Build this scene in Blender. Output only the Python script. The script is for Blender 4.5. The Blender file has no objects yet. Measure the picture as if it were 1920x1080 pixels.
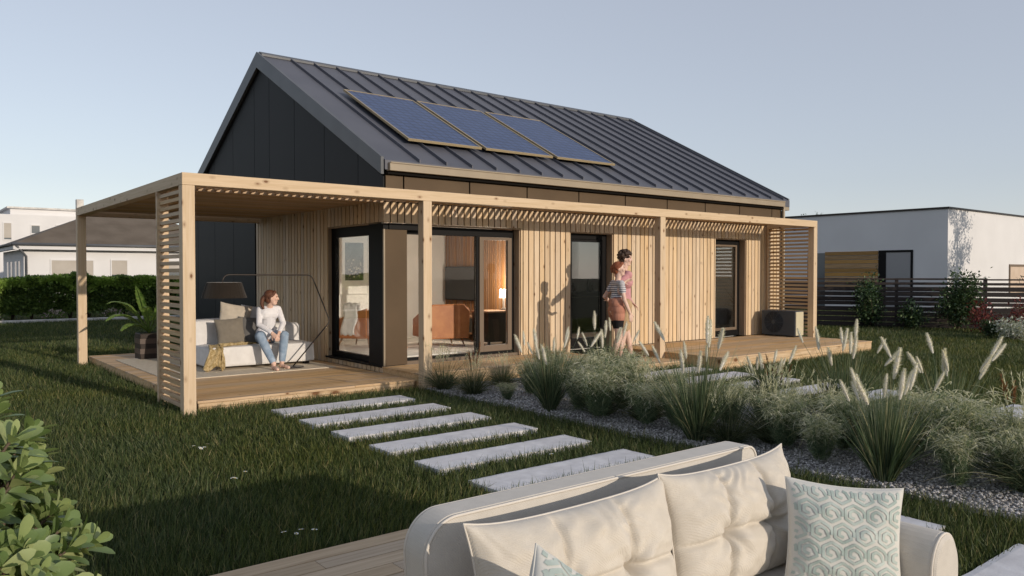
import bpy, bmesh, math, random
import numpy as np
from mathutils import Vector, Matrix, noise

random.seed(7)
RNG = np.random.default_rng(11)
SC = bpy.context.scene
COL = SC.collection
rad = math.radians

# ------------------------------------------------------------------ helpers
class MB:
    """collects vertices and faces of one mesh"""
    def __init__(s):
        s.v = []; s.f = []; s.m = []; s.mi = 0
    def add(s, vs, fs):
        b = len(s.v)
        s.v.extend([tuple(v) for v in vs])
        for f in fs:
            s.f.append(tuple(i + b for i in f)); s.m.append(s.mi)
        return s
    def box(s, x0, x1, y0, y1, z0, z1):
        return s.add([(x0,y0,z0),(x1,y0,z0),(x1,y1,z0),(x0,y1,z0),(x0,y0,z1),(x1,y0,z1),(x1,y1,z1),(x0,y1,z1)],
                     [(0,3,2,1),(4,5,6,7),(0,1,5,4),(1,2,6,5),(2,3,7,6),(3,0,4,7)])
    def obox(s, c, ax, hx, hy, hz):
        """box about c, local x along ax (z up)"""
        c = Vector(c); X = Vector(ax).normalized()
        up = Vector((0,0,1)) if abs(X.z) < .9 else Vector((0,1,0))
        Y = up.cross(X).normalized(); Z = X.cross(Y)
        vs = []
        for k in (-1,1):
            for i,j in ((-1,-1),(1,-1),(1,1),(-1,1)):
                vs.append(c + X*hx*i + Y*hy*j + Z*hz*k)
        return s.add(vs, [(0,3,2,1),(4,5,6,7),(0,1,5,4),(1,2,6,5),(2,3,7,6),(3,0,4,7)])
    def tube(s, pts, r, n=8, cap=True):
        pts = [Vector(p) for p in pts]
        rs = r if isinstance(r, (list, tuple)) else [r]*len(pts)
        vs = []; fs = []
        prev = None
        for i, p in enumerate(pts):
            a = pts[max(i-1,0)]; b = pts[min(i+1,len(pts)-1)]
            t = (b-a)
            t = t.normalized() if t.length > 1e-9 else Vector((0,0,1))
            if prev is None:
                u = Vector((0,0,1)).cross(t)
                if u.length < .1: u = Vector((1,0,0)).cross(t)
                u.normalize()
            else:
                u = (prev - t*prev.dot(t)); u.normalize()
            prev = u; w = t.cross(u)
            for k in range(n):
                a_ = 2*math.pi*k/n
                vs.append(p + (u*math.cos(a_) + w*math.sin(a_))*rs[i])
        for i in range(len(pts)-1):
            for k in range(n):
                k2 = (k+1) % n
                fs.append((i*n+k, i*n+k2, (i+1)*n+k2, (i+1)*n+k))
        if cap:
            fs.append(tuple(range(n-1,-1,-1))); fs.append(tuple((len(pts)-1)*n+k for k in range(n)))
        return s.add(vs, fs)
    def lathe(s, prof, c=(0,0,0), n=20):
        vs = []; fs = []
        for r, z in prof:
            for k in range(n):
                a = 2*math.pi*k/n
                vs.append((c[0]+r*math.cos(a), c[1]+r*math.sin(a), c[2]+z))
        for i in range(len(prof)-1):
            for k in range(n):
                k2 = (k+1) % n
                fs.append((i*n+k, i*n+k2, (i+1)*n+k2, (i+1)*n+k))
        fs.append(tuple(range(n-1,-1,-1))); fs.append(tuple((len(prof)-1)*n+k for k in range(n)))
        return s.add(vs, fs)
    def prism(s, poly, axis, a0, a1):
        """polygon in the two other axes, extruded along axis from a0 to a1"""
        n = len(poly); vs = []
        for a in (a0, a1):
            for p in poly:
                if axis == 'x': vs.append((a, p[0], p[1]))
                elif axis == 'y': vs.append((p[0], a, p[1]))
                else: vs.append((p[0], p[1], a))
        fs = [tuple(range(n)), tuple(range(2*n-1, n-1, -1))]
        for i in range(n):
            j = (i+1) % n
            fs.append((i, i+n, j+n, j))
        return s.add(vs, fs)
    def cap(s, p0, p1, r0, r1=None, n=14, k=4):
        r1 = r0 if r1 is None else r1
        p0 = Vector(p0); p1 = Vector(p1); t = (p1-p0)
        L = t.length; t = t.normalized() if L > 1e-6 else Vector((0,0,1))
        pts = []; rs = []
        for i in range(k+1):
            a = math.pi/2*(1 - i/k) * .97
            pts.append(p0 - t*r0*math.sin(a)); rs.append(r0*math.cos(a))
        for i in range(k+1):
            a = math.pi/2*(i/k) * .97
            pts.append(p1 + t*r1*math.sin(a)); rs.append(r1*math.cos(a))
        return s.tube(pts, rs, n)
    def ell(s, c, r, rot=None, n=16, k=10):
        c = Vector(c); M = Matrix.Rotation(0,3,'X') if rot is None else rot
        vs = []; fs = []
        for i in range(k+1):
            a = -math.pi/2*.985 + math.pi*.985*i/k
            for j in range(n):
                b = 2*math.pi*j/n
                vs.append(c + M @ Vector((r[0]*math.cos(a)*math.cos(b), r[1]*math.cos(a)*math.sin(b), r[2]*math.sin(a))))
        for i in range(k):
            for j in range(n):
                j2 = (j+1) % n
                fs.append((i*n+j, i*n+j2, (i+1)*n+j2, (i+1)*n+j))
        fs.append(tuple(range(n-1,-1,-1))); fs.append(tuple(k*n+j for j in range(n)))
        return s.add(vs, fs)
    def grid(s, P):
        """P: rows x cols of points"""
        R = len(P); Cn = len(P[0])
        vs = [p for row in P for p in row]
        fs = [(i*Cn+j, i*Cn+j+1, (i+1)*Cn+j+1, (i+1)*Cn+j) for i in range(R-1) for j in range(Cn-1)]
        return s.add(vs, fs)
    def mesh(s, name, mats):
        me = bpy.data.meshes.new(name)
        me.from_pydata(s.v, [], s.f)
        for m in (mats if isinstance(mats, (list, tuple)) else [mats]):
            me.materials.append(m)
        if any(s.m): me.polygons.foreach_set('material_index', s.m)
        me.update()
        return me
    def build(s, name, mats, parent=None, bevel=0, smooth=False, recalc=False):
        me = s.mesh(name, mats)
        if recalc:
            bm = bmesh.new(); bm.from_mesh(me); bmesh.ops.recalc_face_normals(bm, faces=bm.faces); bm.to_mesh(me); bm.free()
        o = link(name, me, parent)
        if smooth: me.polygons.foreach_set('use_smooth', [True]*len(me.polygons))
        if bevel:
            md = o.modifiers.new('bevel', 'BEVEL'); md.width = bevel; md.segments = 2; md.limit_method = 'ANGLE'
        return o

def link(name, me, parent=None):
    o = bpy.data.objects.new(name, me); COL.objects.link(o)
    if parent is not None: o.parent = parent
    return o

def empty(name, loc=(0,0,0), rz=0):
    o = bpy.data.objects.new(name, None); COL.objects.link(o)
    o.location = loc; o.rotation_euler = (0,0,rz); o.empty_display_size = .1
    return o

def tag(o, label=None, cat=None, group=None, kind=None):
    if label: o['label'] = label
    if cat: o['category'] = cat
    if group: o['group'] = group
    if kind: o['kind'] = kind
    return o

def thing(name, label, cat, loc=(0,0,0), rz=0, group=None):
    return tag(empty(name, loc, rz), label, cat, group)

def dup(o, parent=None):
    kids = [c for c in bpy.data.objects if c.parent == o]
    c = o.copy(); COL.objects.link(c)
    if parent is not None: c.parent = parent
    for k in kids: dup(k, c)
    return c

def qmesh(name, V, Q, mats, smooth=False):
    """V (N,K,3) vertices of N islands, Q list of quads inside one island"""
    N, K, _ = V.shape
    Q = np.array(Q, dtype=np.int32)
    me = bpy.data.meshes.new(name)
    me.vertices.add(N*K); me.vertices.foreach_set('co', V.reshape(-1).astype(np.float32))
    idx = (np.arange(N, dtype=np.int32)[:,None,None]*K + Q[None]).reshape(-1)
    nf = N*len(Q)
    me.loops.add(nf*4); me.loops.foreach_set('vertex_index', idx)
    me.polygons.add(nf); me.polygons.foreach_set('loop_start', np.arange(0, nf*4, 4, dtype=np.int32))
    try: me.polygons.foreach_set('loop_total', np.full(nf, 4, dtype=np.int32))
    except Exception: pass
    if smooth: me.polygons.foreach_set('use_smooth', np.ones(nf, dtype=bool))
    for m in (mats if isinstance(mats, (list, tuple)) else [mats]): me.materials.append(m)
    me.update(calc_edges=True)
    return me

def nrm(a):
    return a/np.maximum(np.linalg.norm(a, axis=-1, keepdims=True), 1e-9)

def blades(base, d, L, W, bend, segs=3, tip=.12, root=1., rng=RNG):
    N = len(base); t = np.linspace(0,1,segs+1)
    pts = base[:,None] + d[:,None]*(L[:,None]*t)[...,None] + bend[:,None]*(L[:,None]*t**2)[...,None]
    h = rng.normal(size=(N,3)); side = nrm(np.cross(d, h))
    w = W[:,None]*np.interp(t, [0,.35,1], [root,1,tip])[None]/2
    A = pts - side[:,None]*w[...,None]; B = pts + side[:,None]*w[...,None]
    V = np.stack([A,B], axis=2).reshape(N, (segs+1)*2, 3)
    Q = [(2*s,2*s+1,2*s+3,2*s+2) for s in range(segs)]
    return V, Q

def leafquads(pos, d, nr, L, W, fold=.25):
    """pointed folded leaf of two quads: base, left, tip, right around the midrib"""
    d = nrm(d); s = nrm(np.cross(d, nr)); n = np.cross(s, d)
    base = pos; mid = pos + d*(L*.5)[:,None]; tipp = pos + d*L[:,None]
    lf = pos + d*(L*.45)[:,None] + s*(W*.5)[:,None] + n*(W*fold)[:,None]
    rt = pos + d*(L*.45)[:,None] - s*(W*.5)[:,None] + n*(W*fold)[:,None]
    V = np.stack([base, lf, tipp, rt, mid], axis=1)
    return V, [(0,4,2,1),(0,3,2,4)]

def bake(o):
    """apply the modifiers of o"""
    dg = bpy.context.evaluated_depsgraph_get(); dg.update()
    me = bpy.data.meshes.new_from_object(o.evaluated_get(dg))
    me.name = o.name
    o.modifiers.clear(); o.data = me
    me.polygons.foreach_set('use_smooth', [True]*len(me.polygons))
    return o

def blob(mb, name, mat, parent, vox=.009, it=4, mats=None):
    o = mb.build(name, mats or mat, parent)
    r = o.modifiers.new('fuse', 'REMESH'); r.mode = 'VOXEL'; r.voxel_size = vox
    s = o.modifiers.new('relax', 'SMOOTH'); s.factor = .5; s.iterations = it
    return bake(o)

# ------------------------------------------------------------------ materials
def new_mat(name, col=(.5,.5,.5), rough=.6, spec=.4, metal=0.):
    m = bpy.data.materials.new(name); m.use_nodes = True
    b = m.node_tree.nodes['Principled BSDF']
    b.inputs['Base Color'].default_value = (*col, 1); b.inputs['Roughness'].default_value = rough
    b.inputs['Specular IOR Level'].default_value = spec; b.inputs['Metallic'].default_value = metal
    return m

class NT:
    def __init__(s, m):
        s.nt = m.node_tree; s.n = s.nt.nodes; s.l = s.nt.links; s.b = s.n.get('Principled BSDF')
    def node(s, t, **kw):
        x = s.n.new(t)
        for k, v in kw.items():
            if k.startswith('i_'):
                x.inputs[k[2:].replace('_',' ')].default_value = v
            else: setattr(x, k, v)
        return x
    def link(s, a, b): s.l.new(a, b)
    def ramp(s, fac, stops):
        r = s.n.new('ShaderNodeValToRGB'); e = r.color_ramp.elements
        while len(e) < len(stops): e.new(.5)
        for el, (p, c) in zip(e, stops): el.position = p; el.color = (*c, 1) if len(c) == 3 else c
        s.link(fac, r.inputs['Fac']); return r
    def math(s, op, a, b=None):
        x = s.n.new('ShaderNodeMath'); x.operation = op
        for i, v in enumerate((a, b)):
            if v is None: continue
            if isinstance(v, (int, float)): x.inputs[i].default_value = v
            else: s.link(v, x.inputs[i])
        return x.outputs[0]
    def mix(s, fac, a, b, mode='MIX'):
        x = s.n.new('ShaderNodeMixRGB'); x.blend_type = mode
        for i, v in ((0,fac),(1,a),(2,b)):
            if isinstance(v, (int, float)): x.inputs[i].default_value = v
            elif isinstance(v, tuple): x.inputs[i].default_value = (*v, 1)
            else: s.link(v, x.inputs[i])
        return x.outputs[0]
    def bump(s, h, strength=.3, dist=.01):
        x = s.n.new('ShaderNodeBump'); x.inputs['Strength'].default_value = strength; x.inputs['Distance'].default_value = dist
        s.link(h, x.inputs['Height']); s.link(x.outputs[0], s.b.inputs['Normal'])

def coords(t, axis_scale, rand=True):
    tc = t.node('ShaderNodeTexCoord'); mp = t.node('ShaderNodeMapping')
    if rand:
        g = t.node('ShaderNodeNewGeometry')
        m = t.node('ShaderNodeVectorMath', operation='SCALE'); cx = t.node('ShaderNodeCombineXYZ')
        for k, f in zip('XYZ', (7.3, 3.1, 11.7)): t.link(t.math('MULTIPLY', g.outputs['Random Per Island'], f), cx.inputs[k])
        a = t.node('ShaderNodeVectorMath', operation='ADD')
        t.link(tc.outputs['Object'], a.inputs[0]); t.link(cx.outputs[0], a.inputs[1])
        t.link(a.outputs[0], mp.inputs['Vector']); r = g.outputs['Random Per Island']
        p = a.outputs[0]
    else:
        t.link(tc.outputs['Object'], mp.inputs['Vector']); r = None; p = tc.outputs['Object']
    mp.inputs['Scale'].default_value = axis_scale
    return mp.outputs[0], p, r

def wood(name, c1, c2, axis='x', rough=.62, knot=(.16,.07,.025), kscale=6., kth=.085, var=.16, warm=.02):
    m = new_mat(name, c1, rough, .3); t = NT(m)
    sc = {'x':(1.1,22,22),'y':(22,1.1,22),'z':(22,22,1.1)}[axis]
    v, p, r = coords(t, sc)
    n1 = t.node('ShaderNodeTexNoise'); n1.inputs['Scale'].default_value = 1.6; n1.inputs['Detail'].default_value = 5; n1.inputs['Distortion'].default_value = .8
    t.link(v, n1.inputs['Vector'])
    base = t.ramp(n1.outputs['Fac'], [(.3, c2), (.62, c1)]).outputs['Color']
    hs = t.node('ShaderNodeHueSaturation')
    t.link(t.math('ADD', t.math('MULTIPLY', r, var*2), 1-var), hs.inputs['Value'])
    t.link(t.math('ADD', t.math('MULTIPLY', t.math('FRACT', t.math('MULTIPLY', r, 17.3)), .3), .85), hs.inputs['Saturation'])
    t.link(base, hs.inputs['Color'])
    col = hs.outputs['Color']
    if kth:
        ks = {'x':(.55,1,1),'y':(1,.55,1),'z':(1,1,.55)}[axis]
        mp = t.node('ShaderNodeMapping'); mp.inputs['Scale'].default_value = ks; t.link(p, mp.inputs['Vector'])
        vo = t.node('ShaderNodeTexVoronoi'); vo.inputs['Scale'].default_value = kscale; t.link(mp.outputs[0], vo.inputs['Vector'])
        k = t.ramp(vo.outputs['Distance'], [(kth*.55, (1,1,1)), (kth, (.35,.35,.35)), (kth*1.9, (0,0,0))]).outputs['Color']
        col = t.mix(k, col, knot)
    t.link(col, t.b.inputs['Base Color'])
    t.bump(n1.outputs['Fac'], .12, .004)
    return m

def noisy(name, c1, c2, scale=6., rough=.7, spec=.3, bump=.0, detail=6, stops=(.35,.65), metal=0., bscale=None, bdist=.01):
    m = new_mat(name, c1, rough, spec, metal); t = NT(m)
    tc = t.node('ShaderNodeTexCoord')
    n = t.node('ShaderNodeTexNoise'); n.inputs['Scale'].default_value = scale; n.inputs['Detail'].default_value = detail
    t.link(tc.outputs['Object'], n.inputs['Vector'])
    t.link(t.ramp(n.outputs['Fac'], [(stops[0], c1), (stops[1], c2)]).outputs['Color'], t.b.inputs['Base Color'])
    if bump:
        n2 = n
        if bscale:
            n2 = t.node('ShaderNodeTexNoise'); n2.inputs['Scale'].default_value = bscale; n2.inputs['Detail'].default_value = 4
            t.link(tc.outputs['Object'], n2.inputs['Vector'])
        t.bump(n2.outputs['Fac'], bump, bdist)
    return m

def foliage(name, stops, trans=.35, rough=.5, spec=.35, patch=None):
    """leaf or blade material: colour by island, some light passing through"""
    m = new_mat(name, stops[0][1], rough, spec); t = NT(m)
    g = t.node('ShaderNodeNewGeometry')
    c = t.ramp(g.outputs['Random Per Island'], stops).outputs['Color']
    if patch:
        tc = t.node('ShaderNodeTexCoord'); n = t.node('ShaderNodeTexNoise'); n.inputs['Scale'].default_value = patch[0]; n.inputs['Detail'].default_value = 3
        t.link(tc.outputs['Object'], n.inputs['Vector'])
        f = t.ramp(n.outputs['Fac'], [(.38,(0,0,0)),(.66,(1,1,1))]).outputs['Color']
        c = t.mix(f, c, t.mix(1., c, patch[1], 'MULTIPLY'))
    t.link(c, t.b.inputs['Base Color'])
    tr = t.node('ShaderNodeBsdfTranslucent'); mx = t.node('ShaderNodeMixShader'); mx.inputs[0].default_value = trans
    t.link(t.mix(1., c, (1.,1.,.6), 'MULTIPLY'), tr.inputs['Color'])
    t.link(t.b.outputs[0], mx.inputs[1]); t.link(tr.outputs[0], mx.inputs[2])
    t.link(mx.outputs[0], t.n['Material Output'].inputs['Surface'])
    return m

def glass_mat(name, tint=(.93,.96,.95), k=1.):
    m = bpy.data.materials.new(name); m.use_nodes = True; t = NT(m); t.n.remove(t.b)
    tr = t.node('ShaderNodeBsdfTransparent'); tr.inputs['Color'].default_value = (*tint, 1)
    gl = t.node('ShaderNodeBsdfGlossy'); gl.inputs['Roughness'].default_value = .0
    fr = t.node('ShaderNodeFresnel'); fr.inputs['IOR'].default_value = 1.45
    mx = t.node('ShaderNodeMixShader')
    t.link(t.math('MULTIPLY', fr.outputs[0], k), mx.inputs[0]); t.link(tr.outputs[0], mx.inputs[1]); t.link(gl.outputs[0], mx.inputs[2])
    t.link(mx.outputs[0], t.n['Material Output'].inputs['Surface'])
    return m

M = {}
PINE1, PINE2 = (.62,.45,.27), (.48,.32,.17)
M['beam_x'] = wood('pine_beam_along_x', PINE1, (.53,.37,.20), 'x', kscale=7.5, kth=.125, var=.05)
M['beam_y'] = wood('pine_beam_along_y', PINE1, (.53,.37,.20), 'y', kscale=7.5, kth=.125, var=.05)
M['post'] = wood('pine_post', (.62,.46,.29), (.54,.38,.21), 'z', kscale=7.5, kth=.125, var=.05)
M['clad'] = wood('pine_cladding', (.66,.51,.34), (.55,.395,.24), 'z', kscale=6, kth=.09, var=.11)
M['slat_y'] = wood('pine_slat_along_y', (.50,.33,.18), (.40,.25,.12), 'y', kscale=6, kth=.09, var=.15)
M['slat_x'] = wood('pine_slat_along_x', (.50,.33,.18), (.40,.25,.12), 'x', kscale=6, kth=.09, var=.15)
M['deck'] = wood('pine_deck_board', (.60,.41,.23), (.44,.285,.14), 'x', rough=.7, kscale=5, kth=.06, var=.14)
M['fascia'] = wood('pine_deck_fascia', (.62,.44,.25), (.46,.29,.13), 'x', kscale=3.6, kth=.13, var=.1)
M['terrace'] = wood('greyed_terrace_board', (.50,.385,.26), (.38,.28,.18), 'x', rough=.7, kscale=3, kth=.0, var=.12)
M['reveal'] = wood('pine_reveal', (.42,.30,.19), (.32,.22,.13), 'z', kscale=6, kth=.09, var=.1)
M['screen'] = wood('pine_screen_slat', (.55,.40,.24), (.43,.29,.16), 'y', kscale=7, kth=.09, var=.14)
M['oak'] = wood('warm_oak', (.36,.19,.09), (.26,.13,.06), 'z', kth=0, var=.15)
M['leg_wood'] = wood('leg_wood', (.30,.16,.08), (.22,.11,.05), 'z', kth=0, var=.05)
M['roof'] = noisy('grey_standing_seam_metal', (.086,.089,.107), (.104,.107,.126), 1.2, .5, .35, stops=(.3,.7))
M['roof_edge'] = noisy('grey_roof_edge_metal', (.085,.09,.098), (.105,.11,.118), 2.2, .45, .35)
M['gable'] = noisy('anthracite_cladding_metal', (.0065,.007,.008), (.0085,.009,.010), 1.6, .6, .2)
M['black_gap'] = new_mat('dark_backing', (.008,.007,.006), .9, .1)
M['bronze'] = noisy('bronze_panel', (.088,.058,.032), (.105,.070,.039), 1.4, .6, .2)
M['gutter'] = noisy('bronze_gutter_metal', (.27,.215,.145), (.31,.25,.17), 2., .38, .5)
M['frame'] = new_mat('black_window_frame', (.006,.0055,.0055), .55, .15)
M['sash'] = new_mat('bronze_window_sash', (.17,.125,.088), .5, .25)
M['glass'] = glass_mat('window_glass', (.985,.99,.985), .4)
M['white_wall'] = noisy('interior_white_plaster', (.80,.78,.74), (.84,.82,.78), 3, .8, .2)
M['floor_in'] = noisy('pale_interior_floor', (.74,.71,.66), (.80,.77,.72), 2, .5, .3)
M['leather'] = noisy('cognac_leather', (.34,.115,.035), (.42,.16,.05), 7, .45, .4, bump=.08, bscale=60)
M['white_fabric'] = noisy('white_boucle_fabric', (.62,.60,.58), (.70,.68,.66), 9, .9, .15, bump=.25, bscale=140, bdist=.004)
M['concrete'] = noisy('pale_concrete_slab', (.58,.565,.57), (.76,.745,.745), 9, .8, .25, bump=.3, detail=9, stops=(.3,.72), bscale=60, bdist=.004)
M['gravel_base'] = noisy('grey_gravel_bed', (.20,.192,.186), (.40,.385,.375), 34, .9, .2, bump=.8, detail=4, bscale=45, bdist=.02)
M['soil'] = noisy('lawn_soil', (.018,.022,.010), (.030,.034,.014), 2.6, .95, .1, bump=.5, bscale=50, bdist=.03)
M['pv_frame'] = noisy('brass_panel_frame', (.42,.33,.19), (.47,.37,.22), 3, .4, .5, metal=.3)
M['dark_metal'] = new_mat('dark_bronze_metal', (.025,.018,.014), .45, .5, .3)
M['plaster'] = noisy('white_render', (.64,.63,.625), (.69,.68,.675), .6, .85, .2, bump=.1, bscale=40)
M['stone'] = noisy('pale_border_stone', (.42,.40,.37), (.66,.63,.58), 3, .85, .2)

M['lit'] = new_mat('lit_lamp_shade', (.8,.75,.65), .8, .1)
M['lit'].node_tree.nodes['Principled BSDF'].inputs['Emission Color'].default_value = (1.,.86,.68,1); M['lit'].node_tree.nodes['Principled BSDF'].inputs['Emission Strength'].default_value = 1.6
# ------------------------------------------------------------------ camera, light, sky
cam = bpy.data.objects.new('camera', bpy.data.cameras.new('camera')); COL.objects.link(cam)
YAW, PITCH = .8959, .0202
cam.location = (0, 0, 1.6)
cam.rotation_euler = (math.pi/2 - PITCH, 0, YAW - math.pi/2)
cam.data.sensor_width = 36; cam.data.lens = 1461.2057/1920*36; cam.data.clip_end = 2000; cam.data.clip_start = .05
SC.camera = cam

SUNV = Vector((.17, -1., .222)).normalized()          # towards the sun
ELEV = math.asin(SUNV.z); AZ = math.atan2(SUNV.x, SUNV.y)
sun = bpy.data.objects.new('sun', bpy.data.lights.new('sun', 'SUN')); COL.objects.link(sun)
sun.rotation_euler = SUNV.to_track_quat('Z', 'Y').to_euler()
sun.data.energy = 2.15; sun.data.angle = rad(.5); sun.data.color = (1., .87, .72)
w = bpy.data.worlds.new('World'); SC.world = w; w.use_nodes = True
sk = w.node_tree.nodes.new('ShaderNodeTexSky'); sk.sky_type = 'NISHITA'; sk.sun_disc = False
sk.sun_elevation = ELEV; sk.sun_rotation = AZ; sk.air_density = 1.; sk.dust_density = .25; sk.ozone_density = 1.5
hsv = w.node_tree.nodes.new('ShaderNodeHueSaturation'); hsv.inputs['Saturation'].default_value = .58; hsv.inputs['Value'].default_value = 1.0
w.node_tree.links.new(sk.outputs[0], hsv.inputs['Color']); mxs = w.node_tree.nodes.new('ShaderNodeMixRGB'); mxs.inputs[0].default_value = .52; mxs.inputs[2].default_value = (3.22, 3.44, 4.15, 1)
w.node_tree.links.new(hsv.outputs[0], mxs.inputs[1]); w.node_tree.links.new(mxs.outputs[0], w.node_tree.nodes['Background'].inputs['Color'])
w.node_tree.nodes['Background'].inputs['Strength'].default_value = .115
SC.view_settings.view_transform = 'Standard'; SC.view_settings.look = 'None'
SC.view_settings.exposure = .5; SC.view_settings.gamma = 1
SC.cycles.max_bounces = 10; SC.cycles.diffuse_bounces = 6; SC.cycles.transparent_max_bounces = 16; SC.cycles.use_denoising = True
SC.cycles.caustics_reflective = False; SC.cycles.caustics_refractive = False

# ------------------------------------------------------------------ timber house
G, F = 5.69, 10.13                    # gable plane, front wall plane
XR, YB = 16.05, 19.76                 # far gable, back wall
RY, RZ, EY, EZ = 14.9425, 5.8636, 10.0726, 3.286
SL = (RZ-EZ)/(RY-EY)
SA = math.atan(SL)
house = thing('timber_house', 'single storey gabled house with dark metal roof and pale vertical timber cladding', 'house', (G, F, 0))
def hb(mb, name, mats, parent=None, **k):
    """build a house part from world coordinates"""
    o = mb.build(name, mats, parent or house, **k)
    if parent is None: o.matrix_parent_inverse = Matrix.Translation((-G, -F, 0))
    return o

OPEN = [(G, 8.30, 2.335), (9.44, 10.53, 2.32), (13.59, 14.69, 2.32)]   # x0, x1, head
# structural walls with a dark wind-proof face
wl = MB()
wl.box(8.32, 9.42, F+.03, F+.27, .1, 2.56); wl.box(10.55, 13.57, F+.03, F+.27, .1, 2.56); wl.box(14.71, XR-.02, F+.03, F+.27, .1, 2.56)
for a, b, hd in OPEN: wl.box(a+.03, b+.02, F+.03, F+.27, hd+.02, 2.56)
wl.box(G+.03, XR-.02, F+.03, F+.27, 2.562, 3.10)
for a, b, hd in OPEN: wl.box(a+.03, b+.02, F+.06, F+.27, .02, .185)
wl.box(G+.03, G+.25, 12.10, YB-.25, .1, 2.56); wl.box(G+.03, G+.25, F+.28, 12.099, 2.36, 2.56); wl.box(G+.03, G+.25, F+.28, 12.099, .02, .18)
wl.box(G+.03, XR-.02, YB-.24, YB-.02, .1, 3.1); wl.box(XR-.24, XR-.03, F+.28, YB-.25, .1, 3.1)
wl.prism([(F+.28, 2.562), (YB-.25, 2.562), (YB-.25, 3.1), (RY, RZ-.42), (F+.28, 3.1)], 'x', G+.03, G+.2)
wl.prism([(F+.28, 3.11), (YB-.25, 3.11), (RY, RZ-.42)], 'x', XR-.2, XR-.03)
hb(wl, 'wall', M['black_gap'])

# vertical timber boards
cl = MB()
PITCH_B = .121
x = G+.004
while x < 16.03:
    x1 = min(x+.102, 16.03)
    z0 = .112 if x < 10.4 else .215
    spans = [(x, x1)]; hdz = None
    for oa, ob, hd in OPEN:
        if x < ob and x1 > oa:
            hdz = hd; ns = []
            for a, b in spans:
                if a < oa: ns.append((a, min(b, oa)))
                if b > ob: ns.append((max(a, ob), b))
            spans = ns
            if oa == G: cl.box(x, min(x1, ob), F, F+.026, .105, .185)
    if hdz: cl.box(x, x1, F, F+.026, hdz+.0005, 2.635)
    for a, b in spans:
        if b-a > .008: cl.box(a, b, F, F+.026, z0, hdz if hdz else 2.635)
    x += PITCH_B
hb(cl, 'front_cladding', M['clad'], bevel=.003)
cl = MB()
y = F+.03
while y < 15.2:
    y1 = y+.108
    if y1 < 12.09: spans = [(2.345, 2.69), (.112, .185)]
    else: spans = [(.112, 2.69)]
    ya = y
    for a, b in spans: cl.box(G, G+.026, ya, y1, a, b)
    y += .1335
hb(cl, 'gable_cladding', M['clad'], bevel=.003)

# upper band of bronze panels over the pergola
jo = [5.715, 6.03, 7.24, 8.43, 9.63, 10.83, 12.03, 13.23, 14.42, 15.64, 16.03]
pn = MB()
for a, b in zip(jo[:-1], jo[1:]): pn.box(a+.012, b-.012, F-.005, F+.025, 2.66, 3.035)
hb(pn, 'upper_panel_band', M['bronze'], bevel=.003)
# anthracite gable sheets
gj = [10.14, 10.92, 12.11, 13.33, 14.5, 15.27, 16.5, 17.7, 18.9, 19.74]
gp = MB()
rz = lambda yy: (RZ-.31) - SL*abs(yy-RY)
for a, b in zip(gj[:-1], gj[1:]):
    a += .006; b -= .006
    z0 = 2.70 if b < 15.28 else .1
    pts = [(a, z0), (b, z0), (b, rz(b))] + ([(RY, rz(RY))] if a < RY < b else []) + [(a, rz(a))]
    gp.prism(pts, 'x', G, G+.025)
hb(gp, 'gable_sheet', M['gable'], bevel=.002, recalc=True)
# far gable, seen only as an edge
gp = MB(); gp.prism([(F, .1), (YB, .1), (YB, rz(YB)), (RY, rz(RY)), (F, rz(F))], 'x', XR-.025, XR)
hb(gp, 'far_gable_sheet', M['gable'], recalc=True)

# roof
roof = MB()
XA, XB = G-.02, 16.22
zr = lambda yy: RZ-.03 - SL*abs(yy-RY)
for sgn in (-1, 1):
    ye = RY + sgn*(RY-EY+.03)
    roof.prism([(ye, zr(ye)-.14), (RY, zr(RY)-.14), (RY, zr(RY)), (ye, zr(ye))], 'x', XA, XB)
ro = hb(roof, 'roof', M['roof'], recalc=True)
def rp(mb, name, mats, **k):
    o = mb.build(name, mats, ro, **k); return o
sm = MB()
for sgn in (-1, 1):
    ye = RY + sgn*(RY-EY+.025)
    k = 0
    xs = XA + .60
    while xs < XB-.15:
        p = [(ye, zr(ye)-.01), (ye, zr(ye)+.052), (RY+sgn*.10, zr(RY+sgn*.10)+.052), (RY+sgn*.10, zr(RY+sgn*.10)-.01)]
        sm.prism(p, 'x', xs-.009, xs+.009); xs += .486
rp(sm, 'standing_seam', M['roof'], recalc=True)
# rake boards at both gables
for xa, xb in ((G-.075, G-.022), (XB+.002, XB+.045)):
    rk = MB()
    yl, yr = EY, 2*RY-EY
    rk.prism([(yl, EZ-.255), (RY, RZ-.30), (yr, EZ-.255), (yr, EZ+.004), (RY, RZ+.004), (yl, EZ+.004)], 'x', xa, xb)
    rp(rk, 'rake_board', M['roof_edge'], bevel=.006, recalc=True)
rc = MB()
for sgn in (-1, 1):
    rc.prism([(RY, RZ-.035), (RY, RZ+.02), (RY+sgn*.13, RZ+.02-SL*.13), (RY+sgn*.13, RZ-.02-SL*.13)], 'x', XA+.005, XB)
rp(rc, 'ridge_cap', M['roof_edge'], recalc=True)
# box gutter and a near-black strip painting in the shade beneath it
gt = MB(); gt.box(G+.03, 15.95, EY-.09, EY+.02, 3.085, 3.205); gt.box(G+.035, 15.945, EY-.105, EY-.09, 3.192, 3.212)
rp(gt, 'gutter', M['gutter'], bevel=.004)
sf = MB(); sf.box(G+.03, 16.0, EY-.02, F+.05, 3.04, 3.082); rp(sf, 'soffit_shade', M['black_gap'])
ed = MB(); ed.box(15.98, XB, EY-.02, F+.02, 3.02, 3.20); ed.tube([(16.02, F-.06, 3.1), (16.02, F-.06, 2.72), (16.02, F-.06, .3)], .035, 10)
rp(ed, 'downpipe', M['gutter'])

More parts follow.
